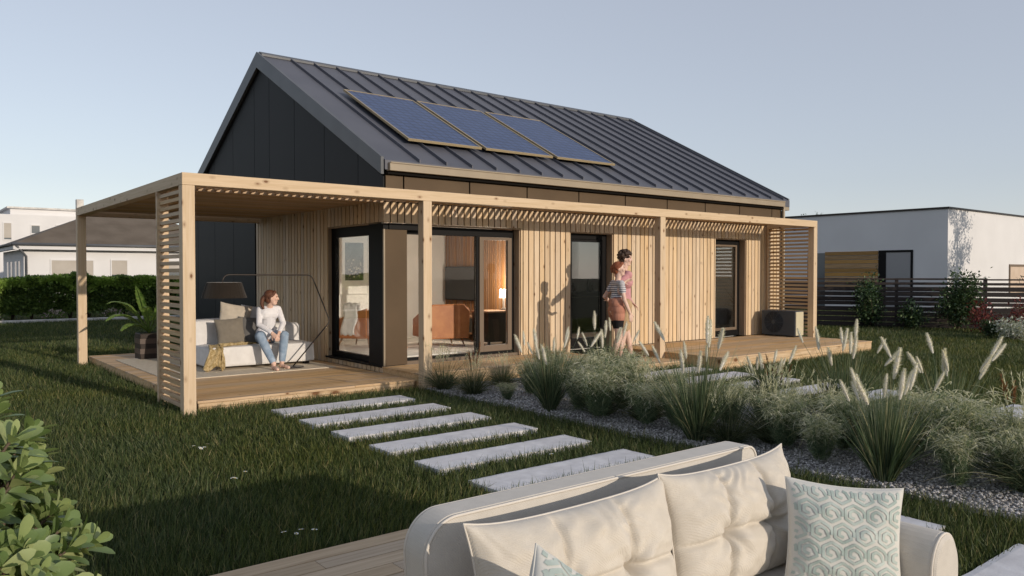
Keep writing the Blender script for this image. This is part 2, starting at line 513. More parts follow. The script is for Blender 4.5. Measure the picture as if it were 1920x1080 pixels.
# interior shell of the house
it = MB(); it.box(G+.26, XR-.25, F+.28, YB-.25, 2.45, 2.52)
hb(it, 'interior_ceiling', M['white_wall'])
it = MB(); it.box(G+.26, XR-.25, F+.28, YB-.25, .15, .245)
hb(it, 'interior_floor', M['floor_in'])
it = MB()
it.box(9.36, 9.42, F+.28, YB-.26, .246, 2.449); it.box(9.43, 13.2, 13.1, 13.2, .246, 2.449)
it.box(13.2, 13.3, F+.28, 14.4, .246, 2.449); it.box(13.31, XR-.26, 13.3, 13.4, .246, 2.449)
it.box(XR-.262, XR-.252, F+.28, 13.29, .246, 2.449); it.box(G+.27, 9.35, 13.95, 14.05, .246, 2.449)
it.box(G+.252, G+.262, 12.2, 13.94, .246, 2.449)
hb(it, 'interior_wall', M['white_wall'])

# reveals
FY = 10.30
for a, b, hd in OPEN:
    a2 = a if a != G else 6.09
    rv = MB(); q = [(a2, .212), (a2, hd-.001), (b, hd-.001), (b, .212), (b-.018, .212), (b-.018, hd-.019), (a2+(.018 if a != G else .0), hd-.019), (a2+(.018 if a != G else .0), .212)]
    if a == G: q = [(a2, hd-.019), (a2, hd-.001), (b, hd-.001), (b, .212), (b-.018, .212), (b-.018, hd-.019)]
    rv.prism(q, 'y', F+.027, FY+.02); hb(rv, 'window_reveal', M['reveal'], recalc=True)
rv = MB(); rv.prism([(F+.3, 2.343), (12.088, 2.343), (12.088, .19), (12.07, .19), (12.07, 2.325), (F+.3, 2.325)], 'x', G+.027, G+.2)
hb(rv, 'window_reveal', M['reveal'], recalc=True)

def framed(mb, x0, x1, z0, z1, y0, y1, w, wb=None, wt=None):
    wb = wb or w; wt = wt or w
    mb.box(x0, x0+w, y0, y1, z0, z1); mb.box(x1-w, x1, y0, y1, z0, z1)
    mb.box(x0+w+.0005, x1-w-.0005, y0, y1, z0, z0+wb); mb.box(x0+w+.0005, x1-w-.0005, y0, y1, z1-wt, z1)
# corner window: bronze faced column, fixed pane, sliding sash, gable pane
cw = MB(); cw.box(G+.005, G+.03, F+.02, 10.60, .205, 2.325); cw.box(G+.031, 6.06, F+.031, 10.60, .205, 2.325)
cw.box(G+.10, 6.4, F+.01, F+.10, 2.235, 2.328); cw.box(G-.02, G+.17, F-.02, 12.068, .188, .215)
hb(cw, 'corner_column', M['frame'], bevel=.003)
cw = MB(); cw.box(G+.018, 6.085, F-.004, F+.028, .215, 2.232); hb(cw, 'corner_panel', M['bronze'], bevel=.003)
cw = MB(); cw.box(G-.006, G+.017, F-.012, F+.018, .20, 2.236); hb(cw, 'corner_trim', M['gutter'])
fw = MB(); framed(fw, 6.09, 8.28, .215, 2.312, FY, FY+.07, .05, .07, .13); fw.box(7.50, 7.545, FY, FY+.07, .286, 2.18)
f1 = hb(fw, 'front_window', M['frame'], bevel=.003)
g1 = MB(); g1.box(6.145, 7.498, FY+.03, FY+.038, .29, 2.178); g1.build('pane', M['glass'], f1)
s1 = MB(); framed(s1, 7.548, 8.22, .29, 2.178, FY-.025, FY+.04, .085, .10, .045)
so = s1.build('sliding_sash', M['sash'], f1, bevel=.004)
so_g = MB(); so_g.box(7.635, 8.133, FY+.005, FY+.013, .392, 2.132); so_g.build('sash_pane', M['glass'], f1)
rail = MB(); rail.box(6.09, 8.28, F+.06, FY-.03, .195, .25); rail.build('threshold', M['sash'], f1)
gw = MB()
X0 = G+.10
gw.box(X0, X0+.07, 11.93, 12.066, .216, 2.325); gw.box(X0, X0+.07, 10.602, 10.70, .216, 2.325)
gw.box(X0, X0+.07, 10.701, 11.929, .216, .30); gw.box(X0, X0+.07, 10.701, 11.929, 2.17, 2.325)
f2 = hb(gw, 'gable_window', M['frame'], bevel=.003)
g2 = MB(); g2.box(X0+.03, X0+.038, 10.702, 11.928, .301, 2.169); g2.build('pane', M['glass'], f2)
for nm, (a, b) in (('glazed_door', (9.46, 10.51)), ('bedroom_window', (13.61, 14.67))):
    fm = MB(); framed(fm, a, b, .215, 2.3005, FY, FY+.075, .10, .12, .10)
    fo = hb(fm, nm, M['frame'], bevel=.003)
    sh = MB(); framed(sh, a+.105, b-.105, .34, 2.195, FY-.012, FY+.05, .05, .06, .04); sh.build('sash', M['sash'] if a > 12 else M['frame'], fo, bevel=.003)
    gg = MB(); gg.box(a+.156, b-.156, FY+.015, FY+.023, .402, 2.152); gg.build('pane', M['glass'], fo)

# ------------------------------------------------------------------ solar panels
def cell_mat():
    m = new_mat('blue_solar_cells', (.05,.10,.27), .35, .25); t = NT(m)
    tc = t.node('ShaderNodeTexCoord'); sp = t.node('ShaderNodeSeparateXYZ'); t.link(tc.outputs['Object'], sp.inputs[0])
    def line(o, pitch, wd):
        f = t.math('FRACT', t.math('DIVIDE', o, pitch)); return t.math('LESS_THAN', f, wd)
    l1 = line(sp.outputs['X'], .172, .12); l2 = line(sp.outputs['Y'], .172, .17)
    l = t.math('MAXIMUM', l1, l2)
    n = t.node('ShaderNodeTexNoise'); n.inputs['Scale'].default_value = 5; t.link(tc.outputs['Object'], n.inputs['Vector'])
    c = t.ramp(n.outputs['Fac'], [(.35,(.040,.066,.150)),(.65,(.056,.086,.185))]).outputs['Color']
    t.link(t.mix(l, c, (.016,.024,.055)), t.b.inputs['Base Color'])
    return m
M['cells'] = cell_mat()
PLEN = 2.55
def panel(x0, x1, label):
    y0 = 10.74
    o = thing('solar_panel', label, 'solar panel', (x0, y0, zr(y0)+.082), 0, 'solar panels on the roof')
    o.rotation_euler = (SA, 0, 0)
    wd = x1-x0
    fr = MB(); framed(fr, 0, wd, 0, PLEN, 0, .038, .026)
    fr.v = [(a, c, b-.0) for a, b, c in fr.v]
    fr.build('frame', M['pv_frame'], o, recalc=True)
    ce = MB(); ce.box(.027, wd-.027, .027, PLEN-.027, .012, .030); ce.build('cells', M['cells'], o)
    rl = MB()
    for yy in (.45, PLEN-.5): rl.box(.06, wd-.06, yy, yy+.04, -.055, -.002)
    rl.build('mounting_rail', M['dark_metal'], o)
panel(6.48, 7.93, 'blue solar panel in brass frame nearest the gable end')
panel(8.02, 9.55, 'middle blue solar panel, between the other two on the roof')
panel(9.66, 11.18, 'blue solar panel nearest the middle of the dark roof, farthest from the gable')

# ------------------------------------------------------------------ pergola
P0, PY, PW, PH = 2.5278, 8.9505, .135, 2.699
PX1 = 15.5326; PYB = 15.165
per = thing('timber_pergola', 'square pine pergola with slatted roof wrapped round the house front', 'pergola', (P0, PY, 0))
def pb(mb, name, mat, **k):
    o = mb.build(name, mat, per, **k); o.matrix_parent_inverse = Matrix.Translation((-P0, -PY, 0)); return o
BZ = PH-PW
def post(x, y, z0=0, z1=None):
    mb = MB(); mb.box(x, x+PW, y, y+PW, z0-.05, z1 or BZ-.001); pb(mb, 'post', M['post'], bevel=.005)
post(P0, PY); post(P0, PYB-PW); post(5.636, PY); post(10.4613, PY); post(PX1-PW, PY, .21)
mb = MB(); mb.box(P0, PX1, PY, PY+PW, BZ, PH); pb(mb, 'front_beam', M['beam_x'], bevel=.005)
for xa, yb in ((P0, PYB), (PX1-PW, 10.09)):
    mb = MB(); mb.box(xa, xa+PW, PY+PW+.001, yb, BZ, PH); pb(mb, 'side_beam', M['beam_y'], bevel=.005)
mb = MB(); mb.box(P0+PW+.001, G-.003, PYB-PW, PYB, BZ, PH); pb(mb, 'back_beam', M['beam_x'], bevel=.005)
sl = MB()
x = P0+PW+.03
while x < PX1-PW-.05:
    y1 = 10.11 if x+.045 < G-.01 else F-.02
    sl.box(x, x+.030, PY+PW+.001, y1, PH-.058, PH-.006); x += .112
pb(sl, 'roof_slats', M['slat_y'])
mb = MB(); mb.box(P0+PW+.001, G-.003, 10.112, 10.17, PH-.075, PH-.004); pb(mb, 'joist', M['slat_x'])
sl = MB(); y = 10.20
while y < PYB-PW-.03:
    sl.box(P0+PW+.001, G-.003, y, y+.07, PH-.052, PH-.008); y += .098
pb(sl, 'lounge_roof_slats', M['slat_x'])
lg = MB(); lg.box(G+.01, PX1-PW-.001, F-.019, F-.002, PH-.055, PH-.01); pb(lg, 'wall_plate', M['reveal'])
def screen(x0, z0, ylist):
    s = MB(); z = z0
    while z < BZ-.05:
        s.box(x0+.03, x0+.085, PY+PW+.001, ylist-.001, z, z+.043); z += .0805
    pb(s, 'slat_screen', M['screen'], bevel=.003)
    q = MB(); q.box(x0, x0+PW, ylist, ylist+.05, max(z0-.12, -.03), BZ-.001); pb(q, 'screen_batten', M['post'], bevel=.004)
screen(P0, .07, 9.99); screen(PX1-PW, .25, 10.04)

# ------------------------------------------------------------------ decks
def deck(name, label, x0, x1, y0, y1, z, sides='f', cat='deck', mat='deck', bw=.118, origin=None):
    o = thing(name, label, cat, (x0, y0, 0))
    inv = Matrix.Translation((-x0, -y0, 0))
    d = MB(); y = y0+.0
    while y < y1-.03:
        yy = min(y+bw, y1)
        # boards are laid in two or three lengths
        cuts = [x0]; c = x0 + random.uniform(1.4, 3.2)
        while c < x1-.8: cuts.append(c); c += random.uniform(2.0, 3.4)
        cuts.append(x1)
        for a, b in zip(cuts[:-1], cuts[1:]): d.box(a, b-.003, y, yy, z-.028, z)
        y += bw+.007
    ob = d.build('deck_board', M[mat], o, bevel=.003); ob.matrix_parent_inverse = inv
    fa = MB(); h = z-.031
    fa.box(x0+.01, x1-.01, y0+.006, y0+.05, h*.52, h); fa.box(x0+.01, x1-.01, y0+.01, y0+.05, -.05, h*.52-.004)
    fa.box(x0+.008, x0+.05, y0+.051, y1-.01, -.05, h); fa.box(x1-.05, x1-.008, y0+.051, y1-.01, -.05, h)
    fa.box(x0+.01, x1-.01, y1-.05, y1-.012, -.05, h)
    ob = fa.build('fascia_board', M['fascia'] if mat == 'deck' else M[mat], o, bevel=.003); ob.matrix_parent_inverse = inv
    return o
deck('timber_deck', 'low pine deck under the covered lounge with the white sofa', 2.735, G-.06, 9.155, 15.36, .127)
deck('timber_deck', 'narrow pine deck along the big corner window', G-.035, 9.2, 9.09, F-.003, .21)
deck('timber_step', 'low pine step where the hugging couple stands', 9.215, 10.565, 8.49, F-.003, .106, cat='step')
deck('timber_deck', 'raised pine deck carrying the grey heat pump', 10.575, PX1-.02, 7.735, F-.003, .21)
deck('timber_terrace', 'greyed wooden terrace under the cream sofa', -3.2, 3.275, -2.5, 4.055, .06, mat='terrace', cat='terrace', bw=.135)
# ------------------------------------------------------------------ cloth and cushions
def fabric(name, c, c2=None, weave=900., strength=.25, rough=.9):
    m = new_mat(name, c, rough, .15); t = NT(m)
    t.b.inputs['Sheen Weight'].default_value = .15
    tc = t.node('ShaderNodeTexCoord')
    n = t.node('ShaderNodeTexNoise'); n.inputs['Scale'].default_value = 16; n.inputs['Detail'].default_value = 8
    t.link(tc.outputs['Object'], n.inputs['Vector'])
    c2 = c2 or tuple(v*.88 for v in c)
    t.link(t.ramp(n.outputs['Fac'], [(.32, c2), (.68, c)]).outputs['Color'], t.b.inputs['Base Color'])
    w1 = t.node('ShaderNodeTexNoise'); w1.inputs['Scale'].default_value = weave/3; w1.inputs['Detail'].default_value = 2
    t.link(tc.outputs['Object'], w1.inputs['Vector'])
    wv = t.node('ShaderNodeTexWave'); wv.inputs['Scale'].default_value = weave/14; wv.inputs['Distortion'].default_value = 1.5
    wv.bands_direction = 'DIAGONAL'
    t.link(tc.outputs['Object'], wv.inputs['Vector'])
    t.bump(t.math('ADD', w1.outputs['Fac'], t.math('MULTIPLY', wv.outputs['Fac'], .6)), strength, .002)
    return m
M['cream'] = fabric('cream_woven_fabric', (.60,.55,.475), (.55,.50,.425), strength=.55)
M['shell'] = fabric('sand_sofa_shell_fabric', (.57,.53,.47), (.52,.485,.43), strength=.3)
M['piping'] = new_mat('cream_piping', (.64,.59,.52), .8, .2)
M['pillow_cream'] = fabric('ivory_pillow_cotton', (.60,.59,.545), (.57,.56,.515), strength=.15)
def thread_mat():
    m = new_mat('sage_teal_embroidery', (.34,.41,.375), .55, .4); t = NT(m)
    tc = t.node('ShaderNodeTexCoord'); n = t.node('ShaderNodeTexNoise'); n.inputs['Scale'].default_value = 14; n.inputs['Detail'].default_value = 3
    t.link(tc.outputs['Object'], n.inputs['Vector'])
    t.link(t.ramp(n.outputs['Fac'], [(.35,(.30,.37,.335)),(.65,(.44,.50,.465))]).outputs['Color'], t.b.inputs['Base Color'])
    return m
M['thread'] = thread_mat()

def pillow_point(u, v, side, s, T, puff=.42, c=.085, seed=0):
    """soft square pillow, local x right, z up, -y to the front"""
    x = s*u*(1 - c*(1-v*v)); z = s*v*(1 - c*(1-u*u))
    p = max(0., (1-abs(u)**2.6)*(1-abs(v)**2.6))**puff
    n = noise.noise(Vector((u*1.7+seed, v*1.7, side*3.))) * .018*p + noise.noise(Vector((u*4+seed, v*5, side*3.))) * .007*p
    return Vector((x, -side*(T*p + n), z))
def pillow_mesh(mb, s, T, seed=0, n=34):
    for side in (1, -1):
        P = []
        for i in range(n+1):
            row = []
            for j in range(n+1):
                u = -math.cos(math.pi*j/n); v = -math.cos(math.pi*i/n)
                row.append(pillow_point(u, v, side, s, T, seed=seed))
            P.append(row if side == 1 else row[::-1])
        mb.grid(P)
    return mb
def hex_motif(mb, s, T, seed, r, width, rot=0.):
    """meandering hexagonal keys as raised stitched ribbons on the front face"""
    ang = [150, 90, 30, -30, -90, -150]
    def P(a, rr): return (rr*math.cos(rad(a)), rr*math.sin(rad(a)))
    key = [P(35, 1.0), P(90, 1.), P(150, 1.), P(-150, 1.), P(-90, 1.), P(-32, 1.), P(22, .52), P(90, .47), P(150, .47), P(-150, .50), P(-80, .42)]
    tail = [P(35, 1.0), (1.12, .22), (1.12, -.30)]
    lines = [key, tail]
    dx = r*2.32; dy = r*2.05; row = 0
    y = -1.25
    while y < 1.3:
        x = -1.3 + (dx/2 if row % 2 else 0)
        while x < 1.35:
            for ln in lines:
                pts = []
                for (a, b), (c_, d_) in zip(ln[:-1], ln[1:]):
                    for k in range(5):
                        f = k/5; pts.append((a+(c_-a)*f, b+(d_-b)*f))
                pts.append(ln[-1])
                quads = []; prev = None
                for i, (a, b) in enumerate(pts):
                    a2, b2 = pts[min(i+1, len(pts)-1)]; a0, b0 = pts[max(i-1, 0)]
                    tx, ty = a2-a0, b2-b0; L = math.hypot(tx, ty) or 1
                    nx, ny = -ty/L, tx/L
                    ca, sa = math.cos(rot), math.sin(rot)
                    e = []
                    for q in (-1, 1):
                        uu = (a*r + nx*q*width/2); vv = (b*r + ny*q*width/2)
                        e.append((x + uu*ca - vv*sa, y + uu*sa + vv*ca))
                    quads.append(e)
                ok = [all(abs(u) < .955 and abs(v) < .955 for u, v in e) for e in quads]
                run = []
                def flush():
                    if len(run) > 1:
                        vs = [pillow_point(u, v, 1, s, T, seed=seed) + Vector((0, -.0022, 0)) for e in run for u, v in e]
                        mb.add(vs, [(2*i, 2*i+1, 2*i+3, 2*i+2) for i in range(len(run)-1)])
                for e, o_ in zip(quads, ok):
                    if o_: run.append(e)
                    else: flush(); run = []
                flush()
            x += dx
        y += dy; row += 1
def seam(mb, s, T, seed):
    loop = []
    for k in range(4):
        for i in range(18):
            a = -1 + 2*i/18
            u, v = [(a, -1), (1, a), (-a, 1), (-1, -a)][k]
            loop.append(pillow_point(u, v, 1, s, T, seed=seed))
    loop.append(loop[0]); mb.tube(loop, .0035, 6, cap=False)

def throw_pillow(name, label, loc, rx, rz, ry=0, s=.225, T=.075, mat='pillow_cream', pattern=None, seed=0, group=None):
    o = tag(empty(name, loc), label, 'pillow', group)
    o.rotation_mode = 'ZXY' if False else 'XYZ'
    o.matrix_world = Matrix.Translation(loc) @ Matrix.Rotation(rz, 4, 'Z') @ Matrix.Rotation(rx, 4, 'X') @ Matrix.Rotation(ry, 4, 'Y')
    mb = MB(); pillow_mesh(mb, s, T, seed)
    mats = [M[mat]]
    if pattern:
        mb.mi = 1; hex_motif(mb, s, T, seed, *pattern); mats.append(M['thread'])
    c = mb.build('cover', mats, o, smooth=True)
    sm_ = MB(); seam(sm_, s, T, seed); sm_.build('seam', M[mat], o, smooth=True)
    return o

# ------------------------------------------------------------------ cream garden sofa
TZ = .06
sofa = thing('garden_sofa', 'large cream garden sofa with tufted cushions on the wooden terrace', 'sofa', (1.2, 1.2, TZ))
def sb(mb, name, mat, **k):
    o = mb.build(name, mat, sofa, **k); o.matrix_parent_inverse = Matrix.Translation((-1.2, -1.2, -TZ)); return o
def outline(x0, x1, z0, z1, rl, rr, off=0):
    x0 += off; x1 -= off; z1 -= off; rl = max(rl-off, .01); rr = max(rr-off, .01)
    p = [(x1, z0)]
    for k in range(11):
        a = rad(90*k/10); p.append((x1-rr+rr*math.cos(a), z1-rr+rr*math.sin(a)))
    for k in range(15):
        a = rad(90+90*k/14); p.append((x0+rl+rl*math.cos(a), z1-rl+rl*math.sin(a)))
    p.append((x0, z0)); return p
SX0, SX1, SYF, SYB, SZ = 1.325, 3.15, 2.085, 2.21, .80
lean = lambda y, z: y + (z-.4)*.08
def shell():
    ol = outline(SX0, SX1, .12, SZ, .135, .06)
    n = len(ol); mb = MB(); vs = []
    # rounded section between the two faces
    for off, y in ((.012, SYF), (0, SYF+.012), (0, SYB-.012), (.012, SYB)):
        o2 = outline(SX0, SX1, .12, SZ, .135, .06, off)
        vs += [(x, lean(y, z), z) for x, z in o2]
    fs = [tuple(range(n-1, -1, -1)), tuple(range(3*n, 4*n))]
    for k in range(3):
        for i in range(n):
            j = (i+1) % n; fs.append((k*n+i, k*n+j, (k+1)*n+j, (k+1)*n+i))
    mb.add(vs, fs); return mb
sb(shell(), 'backrest', M['shell'], recalc=True)
pp = MB()
for y in (SYF-.001, SYB+.001):
    pp.tube([(x, lean(y, z), z) for x, z in outline(SX0, SX1, .12, SZ, .135, .06, .006)], .0055, 6)
sb(pp, 'piping', M['piping'], smooth=True)
def arm():
    mb = MB(); x0, x1, h = 3.03, 3.245, .605
    xm = (x0+x1)/2; hw = (x1-x0)/2
    prof = [(x0, .14)] + [(xm - hw*math.cos(rad(180*k/16)), h-.13+.13*math.sin(rad(180*k/16))) for k in range(17)] + [(x1, .14)]
    rings = [(1.265, .90), (1.272, .965), (1.292, 1.), (1.6, 1.), (2.083, 1.)]
    n = len(prof); vs = []
    for y, sc in rings:
        vs += [(xm+(x-xm)*sc, y, .14+(z-.14)*(sc*.5+.5)) for x, z in prof]
    fs = [tuple(range(n)), tuple(range(4*n+n-1, 4*n-1, -1))]
    for k in range(4):
        for i in range(n): j = (i+1) % n; fs.append((k*n+i, (k+1)*n+i, (k+1)*n+j, k*n+j))
    mb.add(vs, fs)
    q = MB(); q.tube([(xm+(x-xm)*.985, 1.278, z-.004) for x, z in prof], .005, 6)
    return mb, q
a_, q_ = arm()
sb(a_, 'armrest', M['shell'], smooth=False, recalc=True); sb(q_, 'arm_piping', M['piping'], smooth=True)
bs = MB(); bs.box(SX0+.02, 3.028, 1.28, 2.083, .14, .26); sb(bs, 'base', M['shell'], bevel=.02)
for x, y in ((1.42, 1.38), (3.12, 1.38), (1.42, 2.02), (3.12, 2.02)):
    f = MB(); f.box(x-.03, x+.03, y-.03, y+.03, TZ, .139); sb(f, 'foot', M['leg_wood'], bevel=.004)

def tufted(name, xc, z0, wd, ht, y0, leanx, seed, mat):
    """biscuit tufted back cushion: two creases down, one across, buttons where they meet"""
    n, m = 120, 84; mb = MB()
    for side in (1, -1):
        P = []
        for i in range(m+1):
            row = []
            v = -math.cos(math.pi*i/m)*.5 + (2*i/m-1)*.5
            for j in range(n+1):
                u = -math.cos(math.pi*j/n)*.5 + (2*j/n-1)*.5
                ear = (abs(u)**5)*(abs(v)**5)
                x = wd/2*u*(1 - .035*(1-v*v)) + ear*.012*np.sign(u)
                z = ht/2*v*(1 - .06*(1-u*u)**.7 * (1 if v > 0 else .3)) + ear*.02
                p = max(0., (1-abs(u)**3.2)*(1-abs(v)**2.6))**.5
                y = .125*p if side == 1 else -.07*p
                if side == 1:
                    d = 0
                    for k, uc in enumerate((-.36, .34)):
                        uu = uc + .045*math.sin((v-.1)*2.6+k) + .03*max(v, 0)
                        dist = u-uu
                        d += .030*math.exp(-(dist/.028)**2) + .018*math.exp(-(dist/.11)**2)
                        r2 = ((u-uc-.02)*wd/2)**2 + ((v+.06)*ht/2)**2
                        d += .042*math.exp(-r2/.035**2)
                        # folds running out of the buttons
                        a = math.atan2((v+.06)*ht, (u-uc)*wd); rr = math.sqrt(r2)
                        d += .010*math.sin(a*7+k*2+seed)*math.exp(-((rr-.06)/.05)**2)
                    vv = -.06 + .05*math.sin(u*4+seed)
                    d += (.022*math.exp(-((v-vv)/.05)**2) + .014*math.exp(-((v-vv)/.2)**2))
                    # wrinkles pulled from the upper edge
                    wv = math.sin(u*34 + 5*noise.noise(Vector((u*2, v*2, seed)))*3) * max(0, v-.15)**1.2 * .013
                    d += wv * (0.5+.5*math.sin(u*5+seed))
                    d += noise.noise(Vector((u*3+seed*5, v*2.4, 1.7)))*.014 + noise.noise(Vector((u*8+seed*5, v*7, 4.7)))*.006
                    y -= d*min(1, p*1.4)
                row.append((x, -y, z))
            P.append(row if side == 1 else row[::-1])
        mb.grid(P)
    ed = []
    for k in range(4):
        for i in range(20):
            a = -1+2*i/20; u, v = [(a,-1),(1,a),(-a,1),(-1,-a)][k]
            ear = (abs(u)**5)*(abs(v)**5)
            ed.append((wd/2*u*(1-.035*(1-v*v))+ear*.012*np.sign(u), 0, ht/2*v*(1-.06*(1-u*u)**.7*(1 if v > 0 else .3))+ear*.02))
    ed.append(ed[0])
    o = mb.build(name, M[mat], sofa, smooth=True)
    o.matrix_world = Matrix.Translation((xc, y0, z0+ht/2)) @ Matrix.Rotation(leanx, 4, 'X')
    o.matrix_parent_inverse = Matrix.Translation((-1.2, -1.2, -TZ))
    e = MB(); e.tube(ed, .004, 6, cap=False); eo = e.build('cushion_piping', M['piping'], o, smooth=True)
    return o
tufted('back_cushion', 1.825, .36, .90, .455, 1.895, -rad(11), 1., 'cream')
tufted('back_cushion', 2.665, .36, .80, .465, 1.89, -rad(11), 2.3, 'cream')
for xa, xb in ((1.35, 2.18), (2.19, 3.025)):
    P = MB(); n = 24
    for side in (1, -1):
        rows = []
        for i in range(n+1):
            r = []
            for j in range(n+1):
                u = -math.cos(math.pi*j/n); v = -math.cos(math.pi*i/n)
                p = max(0., (1-abs(u)**6)*(1-abs(v)**6))**.5
                r.append(((xa+xb)/2+(xb-xa)/2*u, 1.63+.35*v, .315+side*.06*p))
            rows.append(r if side == 1 else r[::-1])
        P.grid(rows)
    sb(P, 'seat_cushion', M['cream'], smooth=True)

throw_pillow('throw_pillow', 'big patterned sage and ivory pillow leaning on the right arm of the cream sofa',
             (2.885, 1.545, .555), -rad(14), -rad(46), rad(4), s=.222, T=.08, pattern=(.172, .050, .0), seed=3.1)
throw_pillow('throw_pillow', 'patterned pillow showing only its pale corner before the left tufted cushion',
             (1.42, 1.50, .60), -rad(25), rad(4), rad(38), s=.20, T=.07, pattern=(.18, .075, .0), seed=8.4)

# ------------------------------------------------------------------ lounge under the pergola
DZ = .127
def rbox(mb, x0, x1, y0, y1, z0, z1, r=.05, n=5, noise_amp=.0, seed=0):
    """soft upholstered block"""
    cx, cy, cz = (x0+x1)/2, (y0+y1)/2, (z0+z1)/2
    hx, hy, hz = (x1-x0)/2, (y1-y0)/2, (z1-z0)/2
    N = 12
    for ax in range(3):
        for sg in (-1, 1):
            P = []
            for i in range(N+1):
                row = []
                for j in range(N+1):
                    a = -1+2*i/N; b = -1+2*j/N
                    p = [0,0,0]; p[ax] = sg; p[(ax+1)%3] = a; p[(ax+2)%3] = b
                    q = Vector((p[0]*hx, p[1]*hy, p[2]*hz))
                    c = Vector((max(-hx+r, min(hx-r, q.x)), max(-hy+r, min(hy-r, q.y)), max(-hz+r, min(hz-r, q.z))))
                    d = q-c
                    q = c + (d.normalized()*r if d.length > 1e-6 else d)
                    if noise_amp: q += q.normalized()*noise.noise(q*4+Vector((seed,0,0)))*noise_amp
                    row.append((cx+q.x, cy+q.y, cz+q.z))
                P.append(row if sg == 1 else row[::-1])
            mb.grid(P)
    return mb
rug = MB(); rug.box(2.95, 5.40, 11.10, 14.3, DZ+.001, DZ+.014)
M['rug'] = noisy('sand_outdoor_rug', (.58,.50,.38), (.66,.58,.46), 14, .95, .1, bump=.5, bscale=160, bdist=.004)
tag(rug.build('rug', M['rug'], bevel=.004), 'pale sand rug under the white sofa on the pine deck', 'rug')
RZ0 = DZ+.015
ws = thing('lounge_sofa', 'white two-piece sofa where the woman sits', 'sofa', (3.66, 11.72, RZ0))
def wb(mb, name, mat, smooth=True, **k):
    o = mb.build(name, mat, ws, smooth=smooth, **k); o.matrix_parent_inverse = Matrix.Translation((-3.66, -11.72, -RZ0)); return o
b = MB(); rbox(b, 3.66, 5.33, 11.72, 12.75, RZ0+.035, .49, .045, noise_amp=.012); wb(b, 'seat', M['white_fabric'])
b = MB(); rbox(b, 3.62, 4.60, 12.35, 12.80, .40, .865, .075, noise_amp=.03, seed=2); wb(b, 'backrest', M['white_fabric'])
b = MB(); rbox(b, 4.61, 5.36, 12.30, 12.80, .40, .765, .085, noise_amp=.035, seed=5); wb(b, 'backrest', M['white_fabric'])
for x, y in ((3.75, 11.82), (5.22, 11.82), (3.75, 12.65), (5.22, 12.65)):
    f = MB(); f.box(x-.04, x+.04, y-.04, y+.04, RZ0, RZ0+.04); wb(f, 'foot', M['dark_metal'], smooth=False)
M['dark_pillow'] = fabric('taupe_pillow_linen', (.20,.175,.14), strength=.2)
M['beige_pillow'] = fabric('beige_pillow_linen', (.50,.44,.36), strength=.2)
M['grey_pillow'] = fabric('charcoal_pillow_linen', (.13,.125,.12), strength=.2)
M['pale_pillow'] = fabric('pale_grey_pillow', (.62,.63,.65), strength=.2)
throw_pillow('throw_pillow', 'beige pillow standing highest behind the taupe pillow on the white sofa', (4.22, 12.22, .87), -rad(14), rad(-12), rad(10), s=.24, T=.07, mat='beige_pillow', seed=1)
throw_pillow('throw_pillow', 'taupe pillow in front of the beige pillow on the white sofa', (4.09, 12.03, .69), -rad(20), rad(-8), rad(-4), s=.215, T=.075, mat='dark_pillow', seed=2)
throw_pillow('throw_pillow', 'pale grey pillow just behind the seated woman shoulder', (4.56, 12.22, .83), -rad(12), rad(-14), rad(6), s=.24, T=.07, mat='pale_pillow', seed=4)
throw_pillow('throw_pillow', 'charcoal pillow against the seated woman back', (4.44, 12.03, .69), -rad(16), rad(-10), rad(3), s=.22, T=.075, mat='grey_pillow', seed=6)
# blanket: sheet over the seat corner with a hanging fringe
bl = MB(); P = []
for i in range(49):
    s = i/48; row = []
    for j in range(25):
        t_ = j/24; nz = noise.noise(Vector((s*5, t_*4, 2.)))
        if s < .55:                       # lies in folds on the seat
            f = s/.55
            x = 4.46 - .60*f + .04*math.sin(t_*6+s*9); y = 12.06 - .28*f - .30*(t_-.5)*(1-.55*f)
            z = .500 + .016 + .016*math.sin(t_*19+s*6) + .02*nz
        else:                             # and falls over the front edge
            f = (s-.55)/.45; ln = .36 + .03*math.sin(t_*9) + .05*nz
            x = 3.86 - .06*f + .03*math.sin(t_*6+5) + (t_-.5)*(.16+.16*f) - .05
            y = 11.78 + .10*(1-t_)*max(0, 1-f*3) - .10*min(1, f*4) - .022*math.sin(t_*25+nz*3)*min(1, f*2.5) - .01
            z = .512 - ln*max(0, f-.06)**1.15 + .016*math.sin(t_*19)*(1-f)
        row.append((x, y, z))
    P.append(row)
bl.grid(P)
M['blanket'] = noisy('mustard_knit_blanket', (.30,.22,.10), (.48,.38,.22), 30, .95, .1, bump=.6, bscale=120, bdist=.006, stops=(.4,.6))
bo = bl.build('throw_blanket', M['blanket'], smooth=True)
so2 = bo.modifiers.new('thick', 'SOLIDIFY'); so2.thickness = .012; so2.offset = 1
tag(bo, 'mustard knitted blanket hanging over the front corner of the white sofa', 'blanket')

